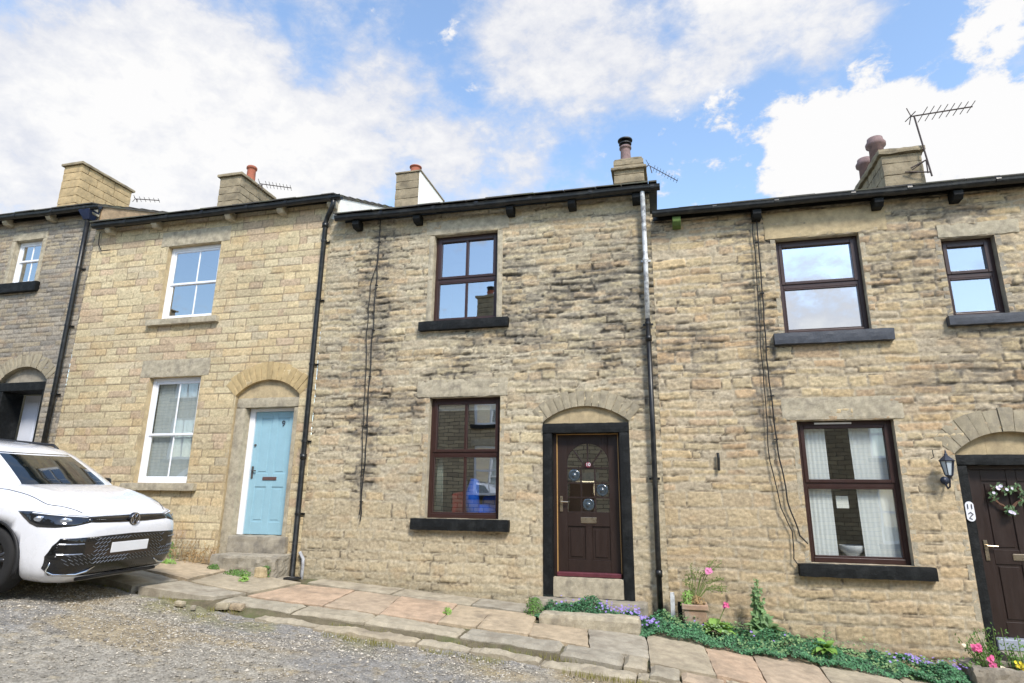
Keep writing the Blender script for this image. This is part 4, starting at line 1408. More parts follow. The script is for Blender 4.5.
# left part: two rows up to the steps of number nine
for (qd, c) in ((((-6.48, -1.44), (-5.46, -1.50), (-5.32, -.52), (-6.66, -.28)), 2), (((-7.72, -1.22), (-6.54, -1.42), (-6.72, -.26), (-7.80, -.12)), 1),
                (((-9.0, -1.1), (-7.78, -1.2), (-7.86, -.1), (-9.0, -.05)), 2), (((-6.62, -2.18), (-5.62, -2.0), (-5.48, -1.54), (-6.56, -1.48)), 3),
                (((-8.1, -2.22), (-6.68, -2.20), (-6.62, -1.48), (-8.0, -1.26)), 3), (((-9.6, -2.2), (-8.16, -2.2), (-8.06, -1.24), (-9.6, -1.1)), 2),
                (((-11, -2.2), (-9.66, -2.2), (-9.66, -.1), (-11, -.1)), 1), (((-12.6, -2.2), (-11.06, -2.2), (-11.06, -.1), (-12.6, -.1)), 3), (((-14, -2.2), (-12.66, -2.2), (-12.66, -.3), (-14, -.3)), 2)):
    slab(pv, qd, .006, PK[c], rnd, ro=.009)
for a, b in ((-6.62, -5.72),):
    slab(pv, [(a, -.24), (b, -.42), (b, -.06), (a, -.06)], .0, GR[1], rnd)
tag(pv.build('pavement', SLAB, smooth=False), kind='structure')
# kerbs: an inner row of long worn stones, an outer lower row, broken in places
kb = MB()
x = -5.5
while x < -.35:
    w = rnd.uniform(.65, 1.25)
    w = min(w, -.30 - x) if -.30 - x - w < .3 else w
    y0 = -1.66 - .22 * max(0, (x + 2.0) / 1.7)
    slab(kb, [(x, y0 - .35 + rnd.uniform(-.03, .02)), (x + w, y0 - .36 - (.06 if x > -2 else 0)), (x + w, y0), (x, y0)], -.004, GR[rnd.randrange(3)], rnd, drop=.16, ro=.035, amp=.010)
    x += w
zlow = lambda x, y: zg(x, y) - .050
x = -4.75
while x < 2.0:
    w = rnd.uniform(.5, 1.25)
    y0 = -2.17 - .10 * max(0, (x + 3.2) / 3) if x < -.3 else -2.32
    if rnd.random() > .04:
        slab(kb, [(x, y0 - .20 + rnd.uniform(-.05, .03)), (x + w, y0 - .20 + rnd.uniform(-.05, .03)), (x + w, y0 + rnd.uniform(-.02, 0)), (x, y0)], 0, [PK[2], PK[3], GR[2], GR[0]][rnd.randrange(4)], rnd, drop=.16, ro=.022, amp=.020, gap=.008, zf=zlow)
    x += w
x = -.28
while x < 7.5:                       # rubble set along the lower edge further down the hill
    w = rnd.uniform(.18, .45)
    slab(kb, [(x, -2.42 + rnd.uniform(-.04, .04)), (x + w, -2.42 + rnd.uniform(-.04, .04)), (x + w, -2.13), (x, -2.13)], .0, [PK[2], GR[0], PK[4]][rnd.randrange(3)], rnd, drop=.2, ro=.025, amp=.012, gap=.012)
    x += w
for _ in range(6):                   # broken lumps beside the kerb on the left
    x, y = rnd.uniform(-5.9, -4.5), rnd.uniform(-2.45, -1.9)
    s_ = rnd.uniform(.04, .11)
    kb.rock(x, x + s_ * 1.6, y, y + s_, zg(x, y) - .09, zg(x, y) - .05 + s_ * .4, .03, .02, .012, x, col=PK[rnd.randrange(6)])
tag(kb.build('kerb', SLAB, smooth=False), kind='structure')

# =================================================================== THE OTHER SIDE OF THE STREET (seen in the panes)
OPP = mat('opposite_wall_stone', S(150, 134, 106), .93, .2, 5, .6, 40)
if True:
    N_, K_ = OPP.node_tree.nodes, OPP.node_tree.links
    br = N_.new('ShaderNodeTexBrick')
    br.inputs['Scale'].default_value = 1.0
    br.inputs['Brick Width'].default_value = .38; br.inputs['Row Height'].default_value = .125; br.inputs['Mortar Size'].default_value = .010
    br.inputs['Color1'].default_value = (*S(186, 170, 138), 1); br.inputs['Color2'].default_value = (*S(150, 136, 112), 1); br.inputs['Mortar'].default_value = (*S(70, 62, 52), 1)
    t_ = N_.new('ShaderNodeTexCoord'); sp = N_.new('ShaderNodeSeparateXYZ'); cb = N_.new('ShaderNodeCombineXYZ')
    K_.new(t_.outputs['Object'], sp.inputs[0]); K_.new(sp.outputs['X'], cb.inputs['X']); K_.new(sp.outputs['Z'], cb.inputs['Y'])
    K_.new(cb.outputs[0], br.inputs['Vector'])
    K_.new(br.outputs['Color'], N_['Principled BSDF'].inputs['Base Color'])
OY = -11.0
for hi, (xa, xb) in enumerate(((-17, -10.5), (-10.5, -4.2), (-4.2, 1.6), (1.6, 8.2), (-24, -17), (-31, -24), (-38, -31), (8.2, 15))):
    gz0 = zg((xa + xb) / 2, -4)
    ez = gz0 + 5.35
    O = empty('opposite_house', ((xa + xb) / 2, OY - 3, gz0),
              ['stone house across the street facing the dark grey-brown house', 'stone house across the street facing the blue door, large white sash window', 'stone house across the street directly behind the viewpoint',
               'stone house across the street facing the wreathed door', 'stone house across the street, first one uphill of the facing row',
               'stone house across the street, second one uphill of the facing row', 'stone house across the street, last one up the hill', 'stone house across the street, last one down the hill'][hi], 'house', 'stone houses across the street')
    ops = []
    for wx in (xa + 1.1, xb - 2.3):
        ops += ([(wx, wx + 1.15, gz0 + 1.1, gz0 + 2.75)] if wx > xa + 2 else []) + [(wx, wx + 1.1, gz0 + 3.5, gz0 + 4.9)]
    dx = xa + .95
    ops.append((dx, dx + .95, gz0 - .3, gz0 + 2.15))
    # wall with real openings: vertical strips between them
    xs = sorted({xa, xb, *[o[0] for o in ops], *[o[1] for o in ops]})
    m = MB()
    for a, b in zip(xs[:-1], xs[1:]):
        cols = sorted([(o[2], o[3]) for o in ops if o[0] <= a + 1e-6 and o[1] >= b - 1e-6])
        z = gz0 - 1.2
        for (p, q) in cols:
            if p > z: m.box(a, b, OY - .35, OY, z, p)
            z = q
        m.box(a, b, OY - .35, OY, z, ez)
    m.build('wall', OPP, O)
    m = MB()
    for s_ in (0, 1):
        P = [(xa - .02, OY + .22, ez - .02), (xb + .02, OY + .22, ez - .02), (xb + .02, OY - 4, ez + 4.2 * .50), (xa - .02, OY - 4, ez + 4.2 * .50)]
        if s_: P = [(x, 2 * (OY - 4) - y, z) for x, y, z in P]
        m.hexa(P + [(x, y, z + .07) for x, y, z in P])
    m.build('roof', SLATE, O)
    m = MB().prism([(OY - .36, gz0 - 1.2), (OY - 8, gz0 - 1.2), (OY - 8, ez), (OY - 4, ez + 4.0 * .5), (OY - .36, ez + .1)], 'x', xa + .02, xa + .3)
    m.prism([(OY - .36, gz0 - 1.2), (OY - 8, gz0 - 1.2), (OY - 8, ez), (OY - 4, ez + 4.0 * .5), (OY - .36, ez + .1)], 'x', xb - .3, xb - .02)
    m.build('gable_wall', OPP, O)
    MB().tube([(xa, OY + .26, ez - .03), (xb, OY + .26, ez - .03)], .06, 8).build('gutter', BLACK, O)
    for o in ops[:-1]:
        f = MB()
        f.box(o[0], o[0] + .07, OY - .15, OY - .08, o[2], o[3]); f.box(o[1] - .07, o[1], OY - .15, OY - .08, o[2], o[3])
        f.box(o[0] + .07, o[1] - .07, OY - .15, OY - .08, o[2], o[2] + .08); f.box(o[0] + .07, o[1] - .07, OY - .15, OY - .08, o[3] - .08, o[3])
        zc = (o[2] + o[3]) / 2
        f.box(o[0] + .07, o[1] - .07, OY - .15, OY - .09, zc - .03, zc + .03)
        xc = (o[0] + o[1]) / 2
        f.box(xc - .015, xc + .015, OY - .145, OY - .095, o[2] + .08, zc - .03); f.box(xc - .015, xc + .015, OY - .145, OY - .095, zc + .03, o[3] - .08)
        w = f.build('window', WHITE, O)
        MB().box(o[0] + .06, o[1] - .06, OY - .125, OY - .12, o[2] + .06, o[3] - .06).build('pane', GLASS_LO, w)
        MB().box(o[0] - .12, o[1] + .12, OY - .2, OY + .07, o[2] - .14, o[2] - .004).build('sill', BLACKST, w)
        MB().box(o[0] - .14, o[1] + .14, OY - .2, OY + .012, o[3] + .002, o[3] + .25).build('lintel', DRESSED, w)
        MB().box(o[0] - .1, o[1] + .1, OY - .142, OY - .130, o[2] + .07, o[3] - .07).build('blind', mat('white_roller_blind', S(248, 248, 244), .9, .02, 5), w)
    o = ops[-1]
    dd = MB().box(o[0] + .06, o[1] - .06, OY - .2, OY - .15, o[2], o[3] - .06)
    dd.box(o[0] + .16, o[1] - .16, OY - .152, OY - .138, gz0 + 1.1, gz0 + 1.95); dd.box(o[0] + .16, o[1] - .16, OY - .152, OY - .138, gz0 + .2, gz0 + .9)
    dob = dd.build('door', mat('opposite_door_stain', S(104, 78, 56), .5, .1, 6), O)
    MB().box(o[0] - .1, o[1] + .1, OY - .2, OY + .012, o[3], o[3] + .24).build('lintel', DRESSED, O)
    cy = OY - 4
    if hi == 1:
        chimney(O, -7.72, -6.90, cy - .3, cy + .3, ez + 1.5, 10.0, [(-7.2, cy, .14, .3, TERRA, 'cowl')], 'heavy', CHIM)
    else:
        chimney(O, xb - .8, xb - .1, cy - .4, cy + .4, ez + 1.6, ez + 2.9, [(xb - .45, cy, .12, .35, TERRA, 'plain')], 'slab', CHIM)

# =================================================================== BEHIND THE PANES
def curtain(x0, x1, z0, z1, y, label, nf, drift=0):
    vs, fs = [], []
    n, mz = 48, 8
    for i in range(n + 1):
        for j in range(mz + 1):
            u, v = i / n, j / mz
            x = x0 + (x1 - x0) * u + drift * (1 - v)
            vs.append((x, y + .0022 * math.sin(u * nf * 6.28 + .7 * math.sin(v * 2 + u * 5)) + .0008 * math.sin(u * 40), z0 + (z1 - z0) * v))
    for i in range(n):
        for j in range(mz):
            a = i * (mz + 1) + j
            fs.append((a, a + mz + 1, a + mz + 2, a + 1))
    m = MB().add(vs, fs)
    o = m.build('net_curtain', NET, smooth=True)
    return tag(o, label, 'curtain', 'net curtains behind the right-hand ground-floor window')


curtain(1.80, 2.12, .86, 2.62, .205, 'white net curtain hanging at the left side of the right-hand ground-floor window', 6)
curtain(2.42, 2.90, .86, 2.62, .205, 'wider white net curtain hanging at the right side of the right-hand ground-floor window', 8, .02)
o_ = curtain(-9.10, -8.12, 1.80, 3.60, .20, 'plain grey-white net behind the lower white sash window of the blue-door house', 9)
del o_['group']
o_.data.materials[0] = mat('grey_net', S(176, 182, 182), .9, .06, 20, .2, 120)
n_ = MB().box(2.17, 2.32, .22, .222, 1.50, 1.66).build('paper_note', PAPER)
tag(n_, 'white paper square stuck inside the right-hand ground-floor window pane', 'note')
b_ = MB().lathe([(.05, 0), (.06, .01), (.14, .09), (.155, .15), (.15, .155), (.13, .10), (.05, .02)], (2.32, .34, .87), 24).build('glass_bowl', mat('pale_bowl', S(196, 200, 204), .2, .05, 6), smooth=True)
tag(b_, 'pale bowl standing on the inner sill between the net curtains', 'bowl')
g_ = MB().lathe([(.035, 0), (.04, .03), (.03, .07), (.035, .11), (.02, .15), (.03, .18), (.026, .215), (.004, .235)], (2.55 - .03, .33, .87), 16).build('figurine', mat('white_ceramic'), smooth=True)
tag(g_, 'small white figurine beside the pale bowl on the inner sill', 'figurine')
MB().box(1.75, 2.92, .19, .48, .825, .865).build('inner_sill', mat('inner_sill_paint', S(200, 196, 188), .5), Dh)
MB().box(-3.6, -2.5, .19, .40, 1.285, 1.32).build('inner_sill', mat('inner_sill_paint'), C)
# blue armchair just inside number ten's window
ch = empty('armchair', (-2.75, .75, .85), 'bright blue rounded armchair inside the lower window of number ten', 'armchair')
m = MB(); m.rock(-3.05, -2.15, .34, 1.0, 1.12, 1.48, .06, .12, .01, 2)
m.build('seat', BLUEF, ch, smooth=True)
m = MB(); m.tube([(-2.96, .36, 1.20), (-3.00, .34, 1.62), (-2.97, .38, 1.86)], [.10, .11, .07], 14)
m.build('arm', BLUEF, ch, smooth=True)
m = MB(); m.tube([(-2.25, .40, 1.16), (-2.22, .38, 1.44)], [.10, .09], 14)
m.build('arm', BLUEF, ch, smooth=True)
m = MB(); m.rock(-3.05, -2.15, 1.0, 1.2, 1.40, 1.62, .06, .10, .01, 2)
m.build('backrest', BLUEF, ch, smooth=True)
c_ = MB().rock(-3.34, -3.10, .34, .50, 1.33, 1.66, .04, .08, .03, 9).build('cushion', REDF, smooth=True)
tag(c_, 'small red cushion beside the blue armchair inside the lower window', 'cushion')
c_ = MB()
for i in range(10): c_.tube([(-3.56 + .011 * i + (.006 if i % 2 else 0), .24 + (.012 if i % 2 else 0), 1.33), (-3.55 + .009 * i, .24, 2.18)], .009, 6)
c_ = c_.build('curtain', mat('grey_green_curtain', S(150, 160, 150), .9), smooth=True)
tag(c_, 'narrow grey curtain drawn back at the left of number ten\'s lower window', 'curtain')
MB().box(-3.60, -2.52, .178, .183, 2.93, 3.10).build('blind', mat('white_roller_blind'), C)

# =================================================================== CABLES, AERIALS, LAMP, WREATH
def wob(pts, amp, n=6, sd=0):
    out = []
    for a, b in zip(pts[:-1], pts[1:]):
        for i in range(n):
            t = i / n
            p = Vector(a).lerp(Vector(b), t)
            v = mn.noise_vector(Vector((p.z * 3.1 + sd, p.x * 2, sd)))
            out.append(p + Vector((v.x * amp, v.y * amp * .3, 0)))
    out.append(Vector(pts[-1]))
    return out


cw = empty('wall_cable', (-4.85, -.05, 6.3), 'pair of dark cables running down the sooty wall left of number ten\'s windows', 'cable')
MB().tube(wob([(-4.67, -.10, 6.34), (-4.69, -.05, 6.1), (-4.71, -.045, 4.4), (-4.70, -.045, 3.0), (-4.68, -.045, 2.2), (-4.70, -.04, 1.20)], .035, 8, 1), .0095, 6).build('cable', CABLE, cw)
MB().tube(wob([(-4.70, -.05, 5.6), (-4.82, -.05, 5.1), (-4.80, -.045, 4.0), (-4.76, -.045, 3.0), (-4.74, -.045, 2.3), (-4.72, -.04, 1.30)], .04, 8, 5), .0075, 6).build('cable', CABLE, cw)
for z in (5.9, 5.1, 4.3, 3.5, 2.7, 2.0, 1.5):
    MB().box(-4.72, -4.68, -.062, -.02, z - .008, z + .008).build('cable_clip', CABLE, cw)
cw = empty('wall_cable', (1.42, -.05, 5.7), 'tangled dark cables dropping from the gutter left of the net-curtained window', 'cable')
MB().tube(wob([(1.47, -.06, 5.72), (1.46, -.05, 4.6), (1.43, -.05, 3.2), (1.46, -.045, 2.3), (1.52, -.05, 1.6), (1.62, -.05, 1.15), (1.71, -.05, 1.05)], .02, 8, 2), .010, 6).build('cable', CABLE, cw)
MB().tube(wob([(1.42, -.05, 5.6), (1.39, -.05, 4.4), (1.36, -.05, 3.0), (1.34, -.05, 2.1), (1.42, -.06, 1.5), (1.54, -.05, 1.2), (1.52, -.05, .86), (1.59, -.05, .76)], .025, 8, 9), .0075, 6).build('cable', CABLE, cw)
for z in (5.3, 4.5, 3.7, 3.0, 2.4):
    MB().box(1.43, 1.48, -.062, -.02, z - .008, z + .008).build('cable_clip', CABLE, cw)
cw = MB().tube(wob([(-10.93, -.06, 6.72), (-10.93, -.05, 6.45), (-10.83, -.05, 6.30), (-10.6, -.05, 6.30)], .02, 5, 3), .009, 6).build('wall_cable', CABLE)
tag(cw, 'short black cable looping under the gutter at the left end of the blue-door house', 'cable')


def aerial(name_label, base, mast_top, dirv, length, n_el, el=.22, parts=None, r=.012):
    t = empty('tv_aerial', base, name_label, 'aerial', 'television aerials on the chimneys')
    m = MB().tube([base, mast_top], r * 1.2, 8)
    m.build('mast', METALD, t)
    dv = Vector(dirv).normalized()
    side = dv.cross(Vector((0, 0, 1))).normalized()
    a = Vector(mast_top) - dv * length * .05
    b = Vector(mast_top) + dv * length * .78
    MB().tube([a, b], r, 6).build('boom', METALD, t)
    m = MB()
    for i in range(n_el):
        p = a.lerp(b, .2 + .78 * i / (n_el - 1))
        e = el * (1 - .25 * i / n_el)
        m.tube([p - side * e / 2 - Vector((0, 0, e * .18)), p + side * e / 2 + Vector((0, 0, e * .18))], r * .55, 5)
    m.build('elements', METALD, t)
    m = MB()
    for s_ in (-1, 1):
        m.tube([a + side * .02, a + side * .02 + Vector((0, 0, s_ * el * .55)) - dv * .06], r * .7, 5)
    m.tube([a - side * el * .5, a + side * el * .5], r * .7, 5)
    m.build('reflector', METALD, t)
    return t


METALD = mat('dull_aerial_metal', S(72, 62, 60), .6, .2, 8, metal=.4)


def at_y(px, py, Y):
    d = ray_dir(px, py)
    return CAM + d * ((Y - CAM.y) / d.y)


p0, p1 = at_y(932, 176, 3.3), at_y(914, 116, 3.3)
pe = at_y(978, 99, 3.3)
ae = aerial('large rusty aerial on a bent mast at the right-hand chimney', tuple(p0), tuple(p1), tuple(pe - p1 + Vector((0, .25, 0))), (pe - p1).length / .76, 8, .34, r=.014)
m = MB()
q1, q2 = at_y(911, 168, 3.3), at_y(926, 160, 3.3)
m.tube([q1, q2], .014, 6); m.tube([at_y(905, 172, 3.36), at_y(931, 172, 3.3)], .014, 6); m.tube([q2, at_y(928, 173, 3.3)], .012, 6); m.tube([at_y(912, 170, 3.36), q2], .010, 6)
m.build('wall_bracket', METALD, ae)
p0, p1, pe = at_y(652, 173, 3.3), at_y(650, 166, 3.3), at_y(679, 177, 3.3)
aerial('small thin aerial at the middle chimney beside the black cowl', tuple(p0), tuple(p1), tuple(pe - p1 + Vector((0, .2, 0))), (pe - p1).length / .78, 9, .16, r=.008)
p0, p1, pe = at_y(262, 190, 4.0), at_y(262, 184, 4.0), at_y(287, 183, 4.0)
aerial('small aerial beside the chimney of the blue-door house', tuple(p0), tuple(p1), tuple(pe - p1 + Vector((0, .3, 0))), (pe - p1).length / .78, 8, .24, r=.012)
p0, p1, pe = at_y(137, 202, 4.4), at_y(137, 199, 4.4), at_y(154, 196, 4.4)
aerial('tiny aerial low behind the far-left roof edge', tuple(p0), tuple(p1), tuple(pe - p1 + Vector((0, .3, 0))), (pe - p1).length / .78, 5, .2, r=.013)

# lantern on the wall beside the right-hand door
LM = mat('pewter_lantern_metal', S(46, 52, 66), .45, .15, 10, metal=.3)
lt = empty('wall_lantern', (3.40, -.16, 1.9), 'dark pewter carriage lantern with frosted panes beside the wreathed door', 'lantern')
lx, ly, lz = 3.40, -.17, 1.90
m = MB(); m.tube([(lx, -.02, 1.82), (lx, -.08, 1.76), (lx, -.14, 1.78), (lx, ly, 1.86), (lx, ly, 1.91)], .011, 8); m.lathe([(.05, -.03), (.05, -.012), (.03, 0)], (lx, 0, 1.86), 14, 'y')
m.build('bracket', LM, lt, smooth=True)
m = MB(); m.lathe([(.008, -.03), (.028, .0), (.045, .012), (.045, .022)], (lx, ly, lz), 6); m.lathe([(.088, .0), (.092, .01), (.05, .05), (.022, .075), (.020, .09), (.012, .10), (.008, .13), (.001, .15)], (lx, ly, lz + .19), 6)
for i in range(6):
    a = math.pi / 3 * i
    m.tube([(lx + .043 * math.cos(a), ly + .043 * math.sin(a), lz + .02), (lx + .078 * math.cos(a), ly + .078 * math.sin(a), lz + .195)], .0065, 5)
m.build('lantern_frame', LM, lt)
MB().lathe([(.038, .022), (.071, .192)], (lx, ly, lz), 6).build('lantern_pane', mat('frosted_glass', S(190, 200, 206), .25, .05, 8), lt)
m = MB().tube([(3.305, -.05, 2.24), (3.30, -.06, 2.19), (3.31, -.05, 2.15), (3.27, -.05, 2.13)], .006, 5)
m.build('lamp_wire', CABLE, lt)

# heart wreath on the right-hand door
wr = empty('door_wreath', (4.07, .10, 1.70), 'heart-shaped twig wreath with pale flowers and green leaves on the right-hand door', 'wreath')
hp = []
for i in range(40):
    t = 2 * math.pi * i / 40
    hp.append((4.10 + .0105 * 16 * math.sin(t) ** 3, .10, 1.66 + .0105 * (13 * math.cos(t) - 5 * math.cos(2 * t) - 2 * math.cos(3 * t) - math.cos(4 * t))))
m = MB()
for s_ in range(5):
    m.tube([Vector(p) + Vector(mn.noise_vector(Vector(p) * 11 + Vector((s_ * 5, 0, 0)))) * .022 for p in hp + hp[:1]], .007, 5)
m.build('twigs', mat('vine_twigs', S(104, 76, 58), .85, .2, 10), wr)
LEAFM = {}


def leafmat(name, c, isl=.3, tr=.3):
    if name not in LEAFM:
        LEAFM[name] = mat(name, c, .6, .12, 12, island=isl, trans=tr)
    return LEAFM[name]


def leaf(m, p, nrm, size, rnd, asp=.55, curl=.2):
    """a small pointed leaf of four faces"""
    n = Vector(nrm).normalized()
    a = n.cross(Vector((rnd.uniform(-1, 1), rnd.uniform(-1, 1), rnd.uniform(-1, 1)))).normalized()
    b = n.cross(a)
    p = Vector(p)
    L, W = size, size * asp
    m.add([p, p + a * L * .45 + b * W * .5 + n * curl * L * .15, p + a * L - n * curl * L * .25, p + a * L * .45 - b * W * .5 + n * curl * L * .15, p + a * L * .5 - n * curl * L * .08], [(0, 4, 1), (1, 4, 2), (2, 4, 3), (3, 4, 0)])


def blossom(m, p, r, rnd, n=5, nrm=(0, -1, .4)):
    nv = (Vector(nrm).normalized() + Vector((rnd.uniform(-.4, .4), rnd.uniform(-.4, .4), rnd.uniform(-.3, .3)))).normalized()
    a = nv.orthogonal().normalized(); b = nv.cross(a)
    ph = rnd.uniform(0, 6)
    vs = [Vector(p) - nv * r * .25]
    fs = []
    for i in range(n):
        t = ph + 2 * math.pi * i / n
        w = math.pi / n * .95
        vs += [Vector(p) + (a * math.cos(t - w) + b * math.sin(t - w)) * r * .75, Vector(p) + (a * math.cos(t) + b * math.sin(t)) * r + nv * r * .1, Vector(p) + (a * math.cos(t + w) + b * math.sin(t + w)) * r * .75]
        k_ = 1 + 3 * i
        fs += [(0, k_, k_ + 1), (0, k_ + 1, k_ + 2)]
    m.add(vs, fs)


rnd = random.Random(3)
m = MB()
for i in range(150):
    j = rnd.choice(list(range(2, 14)) + list(range(17, 24)) * 2 + list(range(28, 40)))
    p = Vector(hp[j]) + Vector((rnd.uniform(-.035, .035), rnd.uniform(-.05, -.005), rnd.uniform(-.035, .035)))
    leaf(m, p, (rnd.uniform(-.5, .5), -1, rnd.uniform(-.3, .6)), rnd.uniform(.035, .06), rnd)
m.build('leaves', leafmat('wreath_leaves', S(96, 124, 82)), wr)
m = MB()
for j, r_ in ((33, .032), (34, .024), (20, .026), (21, .024), (19, .022), (5, .02), (36, .022), (31, .02)):
    blossom(m, Vector(hp[j]) + Vector((rnd.uniform(-.02, .02), -.06, rnd.uniform(-.02, .02))), r_, rnd, 7)
m.build('flowers', mat('pale_lilac_petals', S(212, 204, 222), .7, .08, 10, island=.12), wr)

# =================================================================== PLANTS
GREEN_D = leafmat('dark_mat_leaves', S(76, 124, 84), .75)
GREEN_M = leafmat('mid_green_leaves', S(92, 130, 56), .3)
GREEN_L = leafmat('light_green_leaves', S(138, 176, 84), .25)
PURPLE = mat('purple_petals', S(158, 138, 206), .7, .08, 10, island=.2, trans=.2)
PINK = mat('pink_petals', S(232, 110, 160), .7, .08, 10, island=.15, trans=.2)
YELLOW = mat('yellow_petals', S(236, 214, 60), .7, .08, 10, island=.15, trans=.2)
STEM = mat('green_stems', S(104, 120, 62), .8, .15, 10)
DRY = leafmat('dry_stalks', S(168, 140, 96), .3)


def mound(edge_lo, edge_hi, x0, x1, hgt, n, seed, size=(.014, .030)):
    """a low mat of tiny leaves between two edges"""
    rnd = random.Random(seed)
    m = MB()
    for _ in range(n):
        x = rnd.uniform(x0, x1)
        lo, hi = edge_lo(x), edge_hi(x)
        v = rnd.random()
        y = lo + (hi - lo) * v
        prof = math.sin(math.pi * min(1, .12 + v * .75)) ** .6
        endt = min(1, (x - x0) / .15, (x1 - x) / .15)
        bump_ = .7 + 1.1 * mn.noise(Vector((x * 3.3, y * 6, seed)))
        if mn.noise(Vector((x * 7, y * 9, seed + 5))) < -.42: continue
        h = hgt * prof * max(.2, endt) * bump_
        z = zg(x, y) + h * (1 - .35 * rnd.random() ** 2)
        slope = (.5 - v) * 1.2
        leaf(m, (x, y, z), (rnd.uniform(-.7, .7), -slope - rnd.uniform(-.2, .9), 1), rnd.uniform(*size), rnd, .7)
    return m


elo = lambda x: float(np.interp(x, [-.35, 0, .4, 1, 2, 2.7, 3.2], [-1.02, -1.04, -1.06, -1.05, -.92, -.84, -.7])) + .04 * mn.noise(Vector((x * 6, 0, 0)))
ehi = lambda x: float(np.interp(x, [-.35, .3, 1, 2, 2.7, 3.2], [-.12, -.08, -.10, -.20, -.24, -.30])) + .05 * mn.noise(Vector((x * 5, 3, 0)))
m = mound(elo, ehi, -.42, 3.22, .17, 30000, 4, (.018, .036))
tag(m.build('ground_cover', GREEN_D), 'long dark green mat of small leaves along the foot of the right-hand house', 'ground cover', kind='stuff')
m = mound(lambda x: -.74, lambda x: -.36, -1.75, -.30, .23, 9500, 8, (.018, .034))
tag(m.build('ground_cover', GREEN_D), 'strip of low green leaves between the doorstep of number ten and its edging stone', 'ground cover', kind='stuff')
m = MB(); rnd = random.Random(9)
for (xa, xb, ya, yb, hz, k) in ((-.95, -.42, -.78, -.45, .20, 60), (-.45, -.20, -1.02, -.6, .14, 34), (-1.5, -.9, -.70, -.45, .20, 14), (2.55, 3.2, -.62, -.32, .16, 70), (2.2, 2.6, -.8, -.4, .16, 12), (.2, 1.6, -.9, -.4, .17, 8)):
    for _ in range(k):
        x, y = rnd.uniform(xa, xb), rnd.uniform(ya, yb)
        blossom(m, (x, y, zg(x, y) + hz * rnd.uniform(.85, 1.25)), rnd.uniform(.012, .020), rnd, 5, (0, -.6, 1))
tag(m.build('flowers', PURPLE), 'small lilac flowers dotted over the dark green ground cover', 'flowers', kind='stuff')
m = mound(lambda x: elo(x) + .06, ehi, -.3, 3.1, .22, 2600, 14, (.022, .045))
tag(m.build('ground_cover', mat('pale_tip_leaves', S(128, 158, 104), .6, .12, 12, island=.4, trans=.3)), 'scattered paler green shoots growing through the dark mat of leaves', 'ground cover', kind='stuff')
# edging stone in front of number ten's step
e_ = MB().rock(-1.66, -.42, -.99, -.76, -.02, .20, .05, .04, .012, 5).build('edging_stone', DRESSED)
tag(e_, 'long low sandstone block lying in front of the step of number ten', 'stone')


def leafy(name, base, label, cat, parts, group=None):
    t = empty(name, base, label, cat, group)
    for n_, mb, mt in parts:
        mb.build(n_, mt, t)
    return t


def bush(base, r, h, n, size, seed, flat=1.0):
    rnd = random.Random(seed)
    m = MB()
    for _ in range(n):
        a, q = rnd.uniform(0, 6.28), rnd.random() ** .5
        z = rnd.random()
        rr = r * q * (1 - .5 * z ** 2)
        leaf(m, (base[0] + rr * math.cos(a), base[1] + rr * math.sin(a) * flat, base[2] + h * z), (math.cos(a), math.sin(a) - .4, .7), rnd.uniform(*size), rnd, .55)
    return m


# little bush left of the edging stone
leafy('small_bush', (-1.80, -.60, .12), 'small round bright green bush at the left end of the edging stone', 'bush', [('leaves', bush((-1.80, -.60, zg(-1.8, -.6)), .14, .20, 520, (.02, .04), 2), GREEN_M)])
# rosette with pink flowers
rnd = random.Random(12)


def rosette(c, n, L, seed, w=.45):
    rnd = random.Random(seed)
    m = MB()
    for i in range(n):
        a = rnd.uniform(0, 6.28)
        el = rnd.uniform(.15, 1.1)
        L_ = L * rnd.uniform(.7, 1.1)
        d = Vector((math.cos(a) * math.cos(el), math.sin(a) * math.cos(el), math.sin(el)))
        s_ = Vector((-math.sin(a), math.cos(a), 0))
        vs, fs = [], []
        for k in range(6):
            t = k / 5
            p = Vector(c) + d * L_ * t + Vector((0, 0, -.45 * L_ * t * t))
            ww = L_ * w * .5 * math.sin(math.pi * min(.98, .12 + t * .88)) ** .8
            vs += [p - s_ * ww + Vector((0, 0, .012)), p, p + s_ * ww + Vector((0, 0, .012))]
        for k in range(5):
            o_ = k * 3
            fs += [(o_, o_ + 1, o_ + 4, o_ + 3), (o_ + 1, o_ + 2, o_ + 5, o_ + 4)]
        m.add(vs, fs)
    return m


c = (.46, -.62, zg(.46, -.6) + .12)
st = MB().tube([(.46, -.62, c[2]), (.60, -.62, c[2] + .29)], .006, 5)
fl = MB()
for i in range(14): blossom(fl, (.60 + rnd.uniform(-.03, .03), -.64 + rnd.uniform(-.02, .02), c[2] + .30 + rnd.uniform(-.03, .03)), .019, rnd, 5)
leafy('rosette_plant', (.46, -.62, 0), 'light green broad-leaved plant with one low pink flower in the ground cover', 'plant', [('leaves', rosette(c, 26, .26, 5), GREEN_L), ('stem', st, STEM), ('flower', fl, PINK)])
c = (1.66, -.74, zg(1.66, -.7) + .15)
leafy('dock_plant', (1.66, -.72, -.2), 'small yellow-green leafy weed in the ground cover near the paving', 'plant', [('leaves', rosette(c, 20, .21, 6, .45), GREEN_L)])
